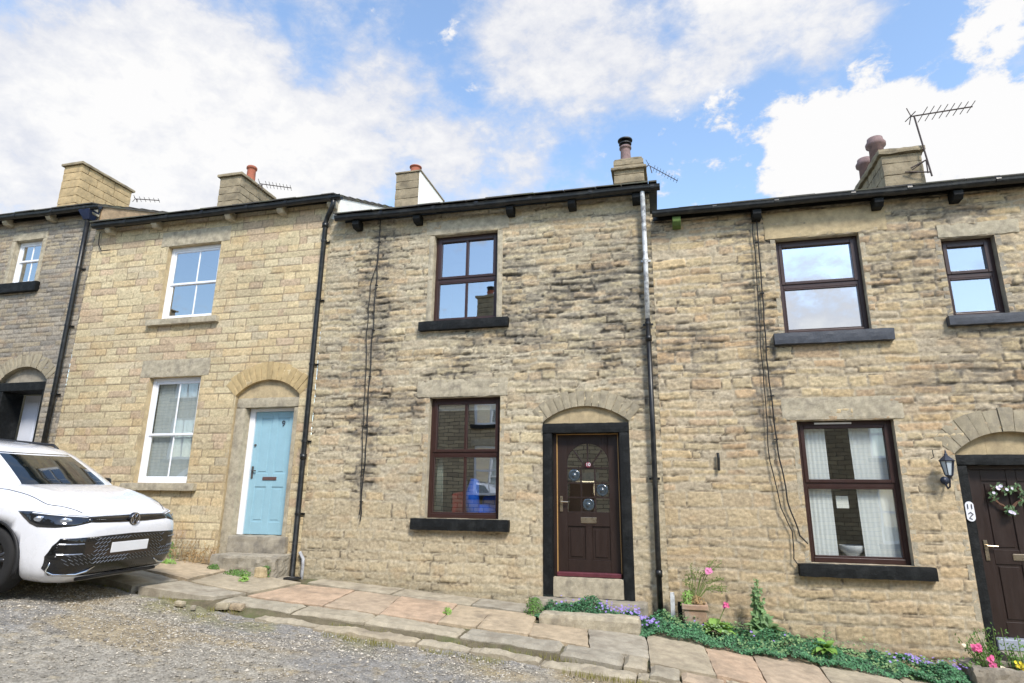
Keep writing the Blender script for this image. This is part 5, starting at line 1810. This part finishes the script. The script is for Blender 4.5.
# hollyhock-like spire
base = (1.04, -.30, zg(1.04, -.3) + .05)
lv = rosette((1.06, -.36, base[2] + .08), 20, .32, 8, .55)
m2 = MB(); rnd = random.Random(21)
for s_ in range(4):
    bx_, by_ = base[0] + rnd.uniform(-.06, .06), base[1] + rnd.uniform(-.04, .04)
    top = (bx_ - .03 + rnd.uniform(-.09, .06), by_ + .05, base[2] + rnd.uniform(.45, .72))
    m2.tube([(bx_, by_, base[2]), top], .006, 5)
    for i in range(95):
        t = rnd.random() ** .8
        p = Vector((bx_, by_, base[2])).lerp(Vector(top), t)
        leaf(lv, p + Vector((rnd.uniform(-.05, .05) * (1.3 - t), 0, 0)), (rnd.uniform(-1, 1), -.7, rnd.uniform(-.2, .8)), (.11 * (1 - t) + .028), rnd, .6)
leafy('tall_plant', base, 'upright leafy green plant growing against the wall below the hook', 'plant', [('leaves', lv, mat('sage_leaves', S(124, 156, 104), .6, .1, 12, island=.3, trans=.3)), ('stem', m2, STEM)])
# square terracotta pot with a loose plant and a pink flower
pt = empty('plant_pot', (.24, -.36, zg(.24, -.4)), 'square weathered clay pot with thin stems and a pink flower, by the black downpipe', 'plant pot')
pz = zg(.24, -.36)
m = MB()
for a in (0, 1):
    pass
P0, P1, zt = .115, .145, .33
m.hexa([(.24 - P0, -.36 - P0, pz), (.24 + P0, -.36 - P0, pz), (.24 + P0, -.36 + P0, pz), (.24 - P0, -.36 + P0, pz), (.24 - P1, -.36 - P1, pz + zt), (.24 + P1, -.36 - P1, pz + zt), (.24 + P1, -.36 + P1, pz + zt), (.24 - P1, -.36 + P1, pz + zt)])
m.box(.24 - .16, .24 + .16, -.36 - .16, -.36 - .12, pz + zt - .045, pz + zt + .02); m.box(.24 - .16, .24 + .16, -.36 + .12, -.36 + .16, pz + zt - .045, pz + zt + .02)
m.box(.24 - .16, .24 - .12, -.36 - .12, -.36 + .12, pz + zt - .045, pz + zt + .02); m.box(.24 + .12, .24 + .16, -.36 - .12, -.36 + .12, pz + zt - .045, pz + zt + .02)
m.build('pot', mat('weathered_clay', S(160, 132, 110), .9, .2, 8, .4, 50, stain=S(180, 172, 156), stain_scale=5, stain_amt=.6), pt, bevel=.008)
MB().box(.125, .355, -.475, -.245, pz + zt - .02, pz + zt + .006).build('soil', SOIL, pt)
b1 = bush((.16, -.40, pz + zt), .09, .16, 160, (.03, .05), 4)
b2 = bush((.28, -.42, pz + zt), .10, .10, 130, (.03, .05), 5)
b1.build('leaves', GREEN_L, pt); b2.build('dry_leaves', DRY, pt)
m = MB(); lv = MB(); rnd = random.Random(31); fl = MB()
for i in range(15):
    a = rnd.uniform(-.14, .42)
    tp = (.24 + a, -.30 + rnd.uniform(-.05, .12), pz + zt + rnd.uniform(.10, .55))
    mid = (.24 + a * .4, -.34, (pz + zt + tp[2]) / 2 + .1)
    m.tube([(.24, -.36, pz + zt), mid, tp], .0045, 4)
    for k in range(22):
        t = rnd.random()
        p = Vector(mid).lerp(Vector(tp), t)
        leaf(lv, p + Vector((rnd.uniform(-.03, .03), 0, rnd.uniform(-.03, .03))), (rnd.uniform(-1, 1), -.8, rnd.uniform(0, .8)), rnd.uniform(.018, .034), rnd, .5)
m.tube([(.25, -.36, pz + zt), (.38, -.38, pz + zt + .3), (.44, -.40, pz + zt + .41)], .005, 4)
for i in range(18): blossom(fl, (.44 + rnd.uniform(-.035, .035), -.42 + rnd.uniform(-.02, .02), pz + zt + .42 + rnd.uniform(-.03, .025)), .018, rnd, 5)
m.build('stems', STEM, pt); lv.build('sprays', mat('olive_leaves', S(112, 128, 66), .7, .1, 12, island=.3, trans=.3), pt); fl.build('flower', mat('pale_pink_petals', S(238, 150, 196), .7, .08, 10, island=.1, trans=.2), pt)
# two short canes between the downpipe and the pot
for i, (x, h_, mt, lb) in enumerate(((-.03, .40, OLDWHITE, 'short whitish stake standing beside the black downpipe foot'), (.06, .30, BLACK, 'short black stake standing between downpipe and clay pot'))):
    s_ = MB().rock(x - .028, x + .028, -.16, -.12, zg(x, -.1) - .02, zg(x, -.1) + h_, .05, .008, .004, i).build('stake', mt)
    tag(s_, lb, 'stake')
# stone trough with flowers at the right-hand door
tz = zg(3.5, -.45)
tr = empty('stone_trough', (3.55, -.42, tz), 'rough stone trough planted with pink and yellow flowers beside the right-hand step', 'trough')
m = MB()
m.rock(3.16, 3.90, -.70, -.62, tz - .12, tz + .26, .05, .03, .025, 3)
m.rock(3.16, 3.90, -.30, -.22, tz - .12, tz + .26, .05, .03, .025, 4)
m.rock(3.13, 3.24, -.70, -.22, tz - .12, tz + .26, .05, .03, .025, 5); m.rock(3.82, 3.92, -.70, -.22, tz - .12, tz + .26, .05, .03, .025, 6)
m.rock(3.2, 3.86, -.66, -.26, tz - .12, tz + .10, .08, .03, .01, 7)
m.build('trough', mat('rough_trough_stone', S(140, 132, 118), .95, .25, 7, .7, 50, stain=S(84, 78, 68), stain_scale=4, stain_amt=.7), tr)
MB().box(3.22, 3.84, -.64, -.28, tz + .10, tz + .215).build('soil', SOIL, tr)
lv, st, fp, fy, fd = MB(), MB(), MB(), MB(), MB()
rnd = random.Random(41)
for i in range(34):
    u = rnd.random()
    x = 3.2 + .62 * u
    hh = rnd.uniform(.08, .22) + (.30 * rnd.random() if .2 < u < .8 else 0)
    lean = -.25 * (1 - u) * rnd.random()
    b0 = Vector((x, -.45 + rnd.uniform(-.12, .12), tz + .2)); tp = b0 + Vector((lean, rnd.uniform(-.05, .12), hh))
    st.tube([b0, tp], .004, 4)
    for k in range(20):
        p = b0.lerp(tp, rnd.random())
        leaf(lv, p + Vector((rnd.uniform(-.05, .05), rnd.uniform(-.03, .03), rnd.uniform(-.02, .04))), (rnd.uniform(-1, 1), -.8, rnd.uniform(0, .8)), rnd.uniform(.02, .045), rnd, .5)
for (x, z, k, r_, tgt) in ((3.24, .44, 14, .028, fp), (3.36, .34, 8, .022, fp), (3.37, .27, 8, .02, fp), (3.62, .30, 10, .020, fy), (3.68, .26, 8, .022, fy), (3.14, .47, 3, .016, fd), (3.48, .24, 8, .016, fd)):
    for _ in range(k): blossom(tgt, (x + rnd.uniform(-.035, .035), -.56 + rnd.uniform(-.03, .03), tz + z + rnd.uniform(-.03, .03)), r_, rnd, 5)
st.build('stems', STEM, tr); lv.build('leaves', GREEN_M, tr); fp.build('pink_flowers', PINK, tr); fy.build('yellow_flowers', YELLOW, tr); fd.build('pale_flowers', mat('cream_petals', S(236, 224, 196), .7, .05, 8, island=.1), tr)

# weeds at the foot of the blue-door house and in the joints


def weed(base, r, h, n, seed, mt, label, dry=0, group='weeds in the paving joints'):
    t = empty('weed', base, label, 'weed', group)
    b = bush(base, r, h, n, (.018, .042), seed, .6)
    b.build('leaves', mt, t)
    if dry:
        rnd = random.Random(seed)
        d = MB()
        for _ in range(dry):
            x, y = base[0] + rnd.uniform(-r, r) * 1.3, base[1] + rnd.uniform(-r, r) * .4
            hh = h * rnd.uniform(.6, 2.2)
            mid = Vector((x + rnd.uniform(-.05, .05), y, base[2] + hh * .6)); tp = mid + Vector((rnd.uniform(-.12, .12), rnd.uniform(-.05, .05), hh * .4))
            d.tube([(x, y, base[2]), mid, tp], .0042, 4)
            for k in range(5):
                leaf(d, mid.lerp(tp, rnd.random()), (rnd.uniform(-1, 1), -1, rnd.uniform(-1, 1)), .035, rnd, .4)
        d.build('dry_stalks', DRY, t)
    return t


def on(x, y, dz=0): return (x, y, zg(x, y) + dz)


weed(on(-8.1, -.25), .28, .26, 420, 1, GREEN_M, 'tall green weed by the far front corner of the white car', 14)
weed(on(-7.55, -.20), .30, .16, 260, 2, DRY, 'straggly brown dried weed at the wall left of the steps', 26)
weed(on(-7.65, -.62), .16, .06, 260, 3, GREEN_L, 'flat bright green weed in a slab joint near the car bumper')
weed(on(-6.86, -.55), .12, .07, 170, 4, GREEN_M, 'low green weed at the left foot of the blue door\'s step')
weed(on(-6.35, -.66), .26, .07, 420, 5, GREEN_M, 'low green weeds spreading along the foot of the blue door\'s step')
weed(on(-5.98, -.48), .10, .16, 170, 6, GREEN_M, 'small upright weed between the step and the black downpipe')
weed(on(-5.98, -.98), .09, .09, 140, 7, GREEN_L, 'bright green tuft in the slab joint below the blue door')
weed(on(-2.80, -1.18), .07, .05, 80, 8, GREEN_L, 'small green tuft between two paving slabs')
s_ = MB().rock(-6.10, -5.92, -.62, -.48, zg(-6, -.5) - .02, zg(-6, -.5) + .15, .04, .04, .02, 3).build('loose_stone', DRESSED_Y)
tag(s_, 'rough loose stone standing beside the steps of the blue door', 'stone')
gv = MB().lathe([(.13, -.01), (.13, .012), (.10, .014), (.095, .0)], (-5.60, -.34, zg(-5.6, -.34) + .012), 20).build('drain_gully', mat('dark_drain', S(24, 23, 22), .6, .2, 10))
tag(gv, 'dark round drain gully in the paving under the black downpipe', 'drain')
# grass and moss fringe along the kerb
gr = MB(); rnd = random.Random(77)
for _ in range(3200):
    x = rnd.uniform(-8.5, 1.0)
    y = (-2.20 if x < -5.4 else -2.12 if rnd.random() < .35 else -2.52) + rnd.gauss(0, .04)
    if mn.noise(Vector((x * 2.2, y, 3))) < -.02: continue
    z = zg(x, y) - .10
    h_ = rnd.uniform(.02, .05)
    a = rnd.uniform(0, 6.28)
    dx_, dy_ = math.cos(a) * .004, math.sin(a) * .004
    gr.add([(x - dx_, y - dy_, z), (x + dx_, y + dy_, z), (x + rnd.uniform(-.02, .02), y + rnd.uniform(-.02, .02), z + h_ + .02)], [(0, 1, 2)])
tag(gr.build('grass', leafmat('olive_grass', S(140, 136, 70), .35)), 'thin tufts of grass and moss growing along the broken kerb', 'grass', kind='stuff')

# =================================================================== THE PARKED CAR
CARPAINT = mat('white_car_paint', S(228, 230, 236), .28, .015, 3, coat=1)
CARBLACK = mat('gloss_black_trim', S(18, 18, 20), .18, .1, 8, coat=.6)
CARMATT = mat('matt_black_trim', S(26, 26, 28), .6, .15, 20)
RUBBER = mat('tyre_rubber', S(30, 30, 31), .85, .15, 20, .3, 60)
ALLOY = mat('grey_alloy', S(92, 94, 98), .3, .05, 8, metal=.8)
CARGLASS = mat('tinted_car_glass', S(16, 22, 24), .03, .05, 3, coat=1)
LAMPG = mat('headlamp_lens', S(26, 28, 32), .05, .1, 6, coat=1)
LAMPR = mat('headlamp_reflector', S(190, 196, 206), .15, .05, 8, metal=.7)

car = empty('parked_car', (-7.33, -2.69, .515), 'white sport utility car parked nose downhill at the kerb, front end in view', 'car', rot=(RAD(1.0), RAD(4.5), RAD(.5)))
ST = [(.962, .20, .62, .52, .72), (.955, .42, .62, .44, .79), (.94, .58, .62, .36, .83), (.91, .69, .62, .285, .868), (.87, .755, .62, .235, .908), (.81, .81, .635, .195, .962), (.73, .848, .65, .165, 1.010), (.62, .878, .67, .15, 1.052), (.48, .898, .70, .145, 1.09),
      (.32, .912, .72, .145, 1.122), (.12, .92, .735, .16, 1.15), (-.1, .922, .75, .18, 1.172), (-.35, .922, .76, .20, 1.175), (-.8, .922, .77, .20, 1.10), (-1.4, .922, .77, .20, 1.08), (-2.0, .922, .77, .20, 1.08), (-2.6, .92, .77, .20, 1.08), (-3.0, .905, .77, .22, 1.07),
      (-3.3, .88, .76, .26, 1.06), (-3.5, .83, .74, .32, 1.04), (-3.58, .74, .72, .38, 1.0), (-3.61, .5, .7, .45, .9)]


def body_mesh():
    NP = 72
    # resample the stations finely along the length
    A = np.array(ST)[::-1]
    xs = np.concatenate([np.linspace(-3.61, -3.3, 8), np.linspace(-3.2, .3, 36), np.linspace(.34, .86, 22), np.array([.885, .91, .925, .94, .948, .955, .959, .962])])
    I = [np.interp(xs, A[:, 0], A[:, k]) for k in range(5)]
    vs = []
    for i, x in enumerate(xs):
        W, zs, zb, zt = I[1][i], I[2][i], I[3][i], I[4][i]
        for k in range(NP):
            t = 2 * math.pi * k / NP
            c, s_ = math.cos(t), math.sin(t)
            if s_ >= 0:
                n = 3.3 + 1.1 * min(1, max(0, (.7 - x) / .5))
                y = W * math.copysign(abs(c) ** (2 / n), c); z = zs + (zt - zs) * abs(s_) ** (2 / n)
                # bonnet power lines
                if x > -.5:
                    fade = min(1, (x + .5) / .3) * min(1, max(0, (.86 - x) / .3))
                    z += .012 * fade * (math.exp(-((abs(y) - (.60 - .10 * max(x, 0))) / .05) ** 2)) - .006 * fade * math.exp(-((abs(y) - .74) / .03) ** 2)
            else:
                n = 6
                y = W * math.copysign(abs(c) ** (2 / n), c); z = zs - (zs - zb) * abs(s_) ** (2 / n)
                tuck = max(0, (zs - .12 - z)) / .5
                y *= 1 - .05 * tuck
                if abs(y) > .5 * W: y -= math.copysign(.010 * math.exp(-((z - .55) / .05) ** 2), y) * (1 if x < .2 else 0)
            vs.append((x, y, z))
    m = MB()
    fs = []
    for i in range(len(xs) - 1):
        for k in range(NP):
            a, b = i * NP + k, i * NP + (k + 1) % NP
            fs.append((a, b, b + NP, a + NP))
    fs.append(tuple(range(NP - 1, -1, -1)))
    fs.append(tuple(range((len(xs) - 1) * NP, len(xs) * NP)))
    m.add(vs, fs)
    return m


GH = [(.95, .16, -3.42, .85), (1.06, .02, -3.36, .815), (1.2, -.17, -3.25, .765), (1.35, -.43, -3.12, .715), (1.5, -.72, -2.98, .655), (1.565, -.90, -2.9, .615), (1.60, -1.08, -2.82, .56), (1.625, -1.35, -2.7, .45), (1.638, -1.7, -2.4, .25)]


def gh_ring(z, off=0.0):
    A = np.array(GH)
    f, r, w = (float(np.interp(z, A[:, 0], A[:, k])) for k in (1, 2, 3))
    pts = []
    for i in range(17):      # front arc, from -y to +y
        y = -1 + 2 * i / 16
        pts.append((f - .17 * abs(y) ** 2.4 + off, y * (w + off) * .965, z))
    for i in range(1, 12):
        t = i / 12
        pts.append((f - .22 + (r - f + .34) * t, (w + off) * (1 - .03 * (2 * t - 1) ** 4), z))
    for i in range(9):
        y = 1 - 2 * i / 8
        pts.append((r + .12 * abs(y) ** 3 - off, y * (w + off) * .95, z))
    for i in range(1, 12):
        t = 1 - i / 12
        pts.append((f - .22 + (r - f + .34) * t, -(w + off) * (1 - .03 * (2 * t - 1) ** 4), z))
    return pts


def greenhouse():
    zs_ = [.95, 1.0, 1.06, 1.13, 1.2, 1.28, 1.35, 1.43, 1.5, 1.535, 1.565, 1.585, 1.60, 1.613, 1.625, 1.633, 1.638]
    rings = [gh_ring(z) for z in zs_]
    n = len(rings[0])
    m = MB()
    vs = [p for r in rings for p in r]
    fs = [(i * n + k, i * n + (k + 1) % n, (i + 1) * n + (k + 1) % n, (i + 1) * n + k) for i in range(len(rings) - 1) for k in range(n)]
    fs.append(tuple(range((len(rings) - 1) * n, len(rings) * n)))
    return m.add(vs, fs)


def gh_patch(idx, z0, z1, off=.006, nz=10):
    """a piece of the cabin surface lifted a few millimetres: indices of the ring it spans"""
    m = MB()
    rows = [[gh_ring(z0 + (z1 - z0) * j / nz, off)[k] for k in idx] for j in range(nz + 1)]
    n = len(idx)
    vs = [p for r in rows for p in r]
    fs = [(j * n + k, j * n + k + 1, (j + 1) * n + k + 1, (j + 1) * n + k) for j in range(nz) for k in range(n - 1)]
    return m.add(vs, fs)


bm_body = body_mesh()
bodyo = bm_body.build('body', CARPAINT, car, local=True, smooth=True)
BV = BVHTree.FromPolygons([Vector(v) for v in bm_body.v], bm_body.f)
##DETAIL


def loc(name, mb, mt, parent, **kw):
    o = bpy.data.objects.new(name, None)
    return mb.build(name, mt, parent, local=True, **kw)


def patch(name, poly3, d, mt, parent, off=.004, step=.03, smooth=True, skirt=.012):
    """a panel lying on the bodywork: an outline swept onto the surface along -d"""
    d = Vector(d).normalized()
    u = Vector((-d.y, d.x, 0)).normalized()
    pts = [(Vector(p).dot(u), p[2]) for p in poly3]
    bm = bmesh.new()
    # densify the outline
    out = []
    for (a, b) in zip(pts, pts[1:] + pts[:1]):
        L = math.hypot(b[0] - a[0], b[1] - a[1])
        k = max(1, int(L / step))
        out += [(a[0] + (b[0] - a[0]) * i / k, a[1] + (b[1] - a[1]) * i / k) for i in range(k)]
    vs = [bm.verts.new((p[0], p[1], 0)) for p in out]
    f = bm.faces.new(vs)
    bmesh.ops.triangulate(bm, faces=[f])
    for _ in range(6):
        lg = [e for e in bm.edges if e.calc_length() > step * 1.8]
        if not lg: break
        bmesh.ops.subdivide_edges(bm, edges=lg, cuts=1)
        bmesh.ops.triangulate(bm, faces=[f for f in bm.faces if len(f.verts) > 3])
    bmesh.ops.recalc_face_normals(bm, faces=bm.faces)
    rim = [e for e in bm.edges if e.is_boundary]
    r = bmesh.ops.extrude_edge_only(bm, edges=rim)
    skv = {g for g in r['geom'] if isinstance(g, bmesh.types.BMVert)}
    for v in bm.verts:
        o = u * v.co.x + Vector((0, 0, v.co.y)) + d * 3
        h = BV.ray_cast(o, -d)
        if h[0] is None:
            h = BV.find_nearest(u * v.co.x + Vector((0, 0, v.co.y)) + d * .9)
        n_ = h[1] if h[1].dot(d) > 0 else -h[1]
        v.co = h[0] + n_ * (-skirt if v in skv else off)
    bmesh.ops.recalc_face_normals(bm, faces=bm.faces)
    me = bpy.data.meshes.new(name)
    bm.to_mesh(me); bm.free()
    return link(name, me, mt, parent, local=True, smooth=smooth)


def on_body(y, z, d=(1, 0, 0), off=0.0):
    d = Vector(d).normalized()
    u = Vector((-d.y, d.x, 0))
    h = BV.ray_cast(Vector((.5, y, z)) + d * 3, -d)
    if h[0] is None: return Vector((.9, y, z))
    return h[0] + (h[1] if h[1].dot(d) > 0 else -h[1]) * off


# wheel arches cut out of the shell
cut = MB()
for wx in (0, -2.68):
    for sy in (-1, 1):
        cut.tube([(wx, sy * .56, .36), (wx, sy * 1.1, .36)], .425, 40)
cuto = cut.build('arch_cutter', None, None)
cuto.parent = car
bo = bodyo.modifiers.new('arches', 'BOOLEAN')
bo.object = cuto; bo.operation = 'DIFFERENCE'; bo.solver = 'EXACT'
bpy.context.view_layer.update()
dg = bpy.context.evaluated_depsgraph_get()
nm = bpy.data.meshes.new_from_object(bodyo.evaluated_get(dg))
bodyo.modifiers.clear()
bodyo.data = nm
bpy.data.objects.remove(cuto)

cab = loc('cabin', greenhouse(), CARPAINT, car, smooth=True)
loc('windscreen', gh_patch(list(range(2, 15)), 1.06, 1.515), CARGLASS, car, smooth=True)
NR = 17 + 11 + 9 + 11
for s_ in (1, -1):
    for a, b in ((18, 21), (22, 25), (25, 27)):
        idx = list(range(a, b + 1)) if s_ > 0 else [(-(k - 17) + NR - 1) for k in range(a, b + 1)]
        if s_ < 0: idx = [NR - 1 - (k - 17) for k in range(a, b + 1)]
        loc('side_window', gh_patch(idx, 1.10, 1.49), CARGLASS, car, smooth=True)
loc('rear_window', gh_patch(list(range(29, 36)), 1.12, 1.48), CARGLASS, car, smooth=True)
for s_ in (1, -1):
    loc('roof_rail', MB().tube([(-1.15, s_ * .56, 1.575), (-1.25, s_ * .57, 1.625), (-2.7, s_ * .55, 1.635), (-2.85, s_ * .54, 1.58)], .018, 8), CARMATT, car, smooth=True)
# inside of the windscreen edge: wiper
loc('wiper', MB().tube([(.02, .45, 1.115), (-.03, .0, 1.135), (-.04, -.25, 1.14)], .011, 6), CARMATT, car)

for s_ in (-1, 1):
    hp3 = [(.201, .845, .918), (.334, .80, .927), (.493, .75, .918), (.686, .663, .908), (.86, .54, .900), (.915, .545, .835), (.86, .70, .800), (.738, .822, .780), (.557, .88, .776), (.457, .889, .805), (.342, .882, .861)]
    hd = (.8, s_ * .62, 0)
    hl = patch('headlight', [(x, s_ * y, z) for x, y, z in hp3], hd, LAMPG, car, .006, .025)
    # daytime light line, two projector lamps
    m = MB()
    def hb(x, y, z, o=.012):
        d_ = Vector(hd).normalized(); u_ = Vector((-d_.y, d_.x, 0)).normalized()
        p_ = u_ * Vector((x, s_ * y, z)).dot(u_) + Vector((0, 0, z))
        h_ = BV.ray_cast(p_ + d_ * 3, -d_)
        n_ = h_[1] if h_[1].dot(d_) > 0 else -h_[1]
        return h_[0] + n_ * o
    m.tube([hb(.36, .80, .912), hb(.5, .75, .905), hb(.686, .663, .893), hb(.85, .55, .882)], .007, 6)
    loc('running_light', m, mat('running_light_diffuser', S(225, 230, 240), .3), hl)
    for (x, y, z, rx) in ((.50, .81, .857, .050), (.72, .70, .850, .045)):
        m = MB()
        c_ = hb(x, y, z, .008); d_ = Vector(hd).normalized(); u_ = Vector((-d_.y, d_.x, 0))
        for r_, o_, mt_ in ((1, 0, 0),):
            ring = [c_ + u_ * rx * 1.25 * math.cos(t) + Vector((0, 0, .030 * math.sin(t))) for t in [2 * math.pi * k / 18 for k in range(18)]]
            inner = [c_ - d_ * .004 + d_ * .010 + u_ * rx * .6 * math.cos(t) + Vector((0, 0, .018 * math.sin(t))) for t in [2 * math.pi * k / 18 for k in range(18)]]
            m.add(ring + inner, [(k, (k + 1) % 18, 18 + (k + 1) % 18, 18 + k) for k in range(18)] + [tuple(range(18, 36))])
        loc('lamp_reflector', m, LAMPR, hl)
strip = patch('upper_grille', [(.9, -.555, .895), (.9, -.3, .903), (.9, 0, .905), (.9, .3, .903), (.9, .555, .895), (.9, .56, .835), (.9, .3, .828), (.9, 0, .826), (.9, -.3, .828), (.9, -.56, .835)], (1, 0, 0), CARBLACK, car, .007)
m = MB().tube([on_body(y, .890 + .008 * (1 - (y / .55) ** 2), off=.008) for y in np.linspace(-.55, .55, 23)], .0055, 6)
loc('light_bar', m, mat('running_light_diffuser'), strip)
low = patch('lower_grille', [(.8, -.800, .672), (.9, -.60, .680), (.9, -.3, .690), (.9, 0, .695), (.9, .3, .690), (.9, .60, .680), (.8, .800, .672), (.8, .828, .594), (.8, .845, .48), (.8, .835, .357), (.8, .79, .285), (.8, .6, .268), (.9, .35, .262),
                              (.9, 0, .262), (.9, -.35, .262), (.8, -.6, .268), (.8, -.79, .285), (.8, -.835, .357), (.8, -.845, .48), (.8, -.828, .594)], (1, 0, 0), CARBLACK, car, .005, .03)
# pattern of short silver dashes, one mesh of the grille
m = MB()
for r_ in range(7):
    for c_ in range(-16, 17):
        y = c_ * .048 + (.024 if r_ % 2 else 0)
        z = .655 - r_ * .042
        if abs(y) > .76 or (abs(y) < .29 and .475 < z < .625) or (abs(y) > .50 and z > .50): continue
        if z < .40 and abs(y) < .45: continue
        sg = (1 if y < 0 else -1) * (1 if abs(y) < .46 else -1)
        hl_ = .020
        a, b = on_body(y - hl_, z - sg * hl_ * .62, off=.009), on_body(y + hl_, z + sg * hl_ * .62, off=.009)
        m.tube([a, b], .0034, 4)
loc('grille_pattern', m, mat('dark_satin_silver', S(120, 124, 130), .35, .1, 8, metal=.5), low)
for s_ in (-1, 1):
    m = MB()
    for z in (.612, .505):
        m.tube([on_body(s_ * y, z, off=.010) for y in np.linspace(.80, .60, 6)], .0075, 6)
    loc('air_curtain_blade', m, mat('satin_silver', S(150, 155, 165), .3, .05, 8, metal=.6), low)
    m = MB().tube([on_body(s_ * .815, .42, off=.010), on_body(s_ * .815, .33, off=.012), on_body(s_ * .77, .298, off=.014), on_body(s_ * .60, .292, off=.014), on_body(s_ * .50, .315, off=.016), on_body(s_ * .42, .36, off=.012)], [.006, .010, .012, .012, .013, .006], 8)
    loc('chrome_lip', m, CHROME, low, smooth=True)
m = MB()
for s_ in (-1,):
    pts = [on_body(y, .235 + .01 * math.cos(y * 3), off=.012) for y in np.linspace(-.55, .55, 25)]
    m.tube(pts, .020, 8)
loc('skirt', m, CARMATT, low, smooth=True)
# emblem on the upper grille
ex_, ez_ = .955, .858
e = MB(); e.lathe([(.074, -.025), (.074, .004), (.070, .008), (.010, .008), (.001, .008)], (ex_, 0, ez_), 32, 'x')
em = loc('emblem', e, CARBLACK, car)
m = MB()
ring = [Vector((ex_ + .010, .062 * math.cos(t), ez_ + .062 * math.sin(t))) for t in [2 * math.pi * k / 32 for k in range(33)]]
m.tube(ring, .0042, 6)
for pts in ([(-.022, .053), (0, .006), (.022, .053)], [(-.048, .030), (-.022, -.048), (0, -.006), (.022, -.048), (.048, .030)]):
    m.tube([Vector((ex_ + .010, a, ez_ + b)) for a, b in pts], .0040, 6)
loc('emblem_letters', m, CHROME, em)
pl_ = MB(); pl_.box(.962, .972, -.262, .262, .490, .604)
plo = loc('number_plate', pl_, mat('blank_plate', S(224, 226, 230), .4, .02, 5), car, bevel=.003)
# bonnet and wing seams
for s_ in (-1, 1):
    m = MB()
    pts = [on_body(s_ * .50, .905, (1, 0, 0), .0005)]
    top = []
    for x in np.linspace(.80, -.25, 22):
        yy = s_ * (.56 + .22 * min(1, (.84 - x) / .35))
        h_ = BV.ray_cast(Vector((x, yy, 3)), Vector((0, 0, -1)))
        if h_[0] is not None: top.append(h_[0] + Vector((0, 0, .0018)))
    m.tube(top, .0045, 5)
    loc('bonnet_seam', m, CARMATT, car)
    wl_ = MB().tube([(.0 + .43 * math.cos(t), s_ * .905, .36 + .43 * math.sin(t)) for t in np.linspace(-.25, math.pi + .25, 26)], .020, 8)
    wl_.tube([(-2.68 + .43 * math.cos(t), s_ * .900, .36 + .43 * math.sin(t)) for t in np.linspace(-.25, math.pi + .25, 26)], .020, 8)
    loc('arch_trim', wl_, CARMATT, car, smooth=True)
    # mirror
    m = MB(); m.rock(-.72, -.58, s_ * .86 - .0 if s_ > 0 else -1.04, 1.04 if s_ > 0 else -.86, 1.12, 1.23, .03, .05, .0, 1)
    mo = loc('door_mirror', m, CARBLACK, car, smooth=True)
    loc('mirror_arm', MB().tube([(-.52, s_ * .80, 1.08), (-.53, s_ * .90, 1.12)], .03, 8), CARMATT, mo, smooth=True)
for wx in (0, -2.68):
    for s_ in (-1, 1):
        # dark liner of the arch
        m = MB()
        arc_ = [(wx + .418 * math.cos(t), .36 + .418 * math.sin(t)) for t in np.linspace(-.35, math.pi + .35, 30)]
        n_ = len(arc_)
        vs = [(x, s_ * .58, z) for x, z in arc_] + [(x, s_ * .89, z) for x, z in arc_]
        m.add(vs, [(i, i + 1, n_ + i + 1, n_ + i) for i in range(n_ - 1)] + [tuple(range(n_))])
        loc('arch_liner', m, CARMATT, car)
        w = MB()
        yc = s_ * .79
        pr = [(.235, -.105), (.30, -.118), (.34, -.112), (.357, -.085), (.362, -.04), (.362, .04), (.357, .085), (.34, .112), (.30, .118), (.235, .105)]
        w.lathe(pr, (wx, yc, .362), 48, 'y', cap=False)
        wh = loc('wheel', w, RUBBER, car, smooth=True)
        r_ = MB()
        fy = s_ * .085
        r_.lathe([(.238, -.09), (.238, .09)], (wx, yc, .362), 40, 'y', cap=False)
        r_.lathe([(.24, fy), (.225, fy * 1.12), (.222, fy * .6)], (wx, yc, .362), 40, 'y', cap=False)
        for k in range(5):
            a0_ = 2 * math.pi * k / 5 + .3
            for da in (-.17, .17):
                c0, c1 = a0_ + da * .5, a0_ + da
                P = [(wx + .05 * math.cos(c0), yc + fy * .85, .362 + .05 * math.sin(c0)), (wx + .225 * math.cos(c1), yc + fy * .95, .362 + .225 * math.sin(c1))]
                r_.tube(P, [.022, .016], 8)
        r_.lathe([(.055, fy * .5), (.055, fy * .95), (.03, fy * 1.05), (.002, fy * 1.05)], (wx, yc, .362), 20, 'y', cap=False)
        loc('rim', r_, ALLOY, wh, smooth=True)
        loc('brake_disc', MB().lathe([(.16, -.01), (.16, .01)], (wx, yc, .362), 24, 'y'), METAL, wh)
loc('tail_light', MB().tube([(-3.56, y, .88) for y in np.linspace(-.7, .7, 9)], .035, 8), mat('red_lens', S(140, 18, 20), .2, .05, 5), car)
loc('underbody', MB().box(-3.3, .62, -.55, .55, .17, .30), CARMATT, car)
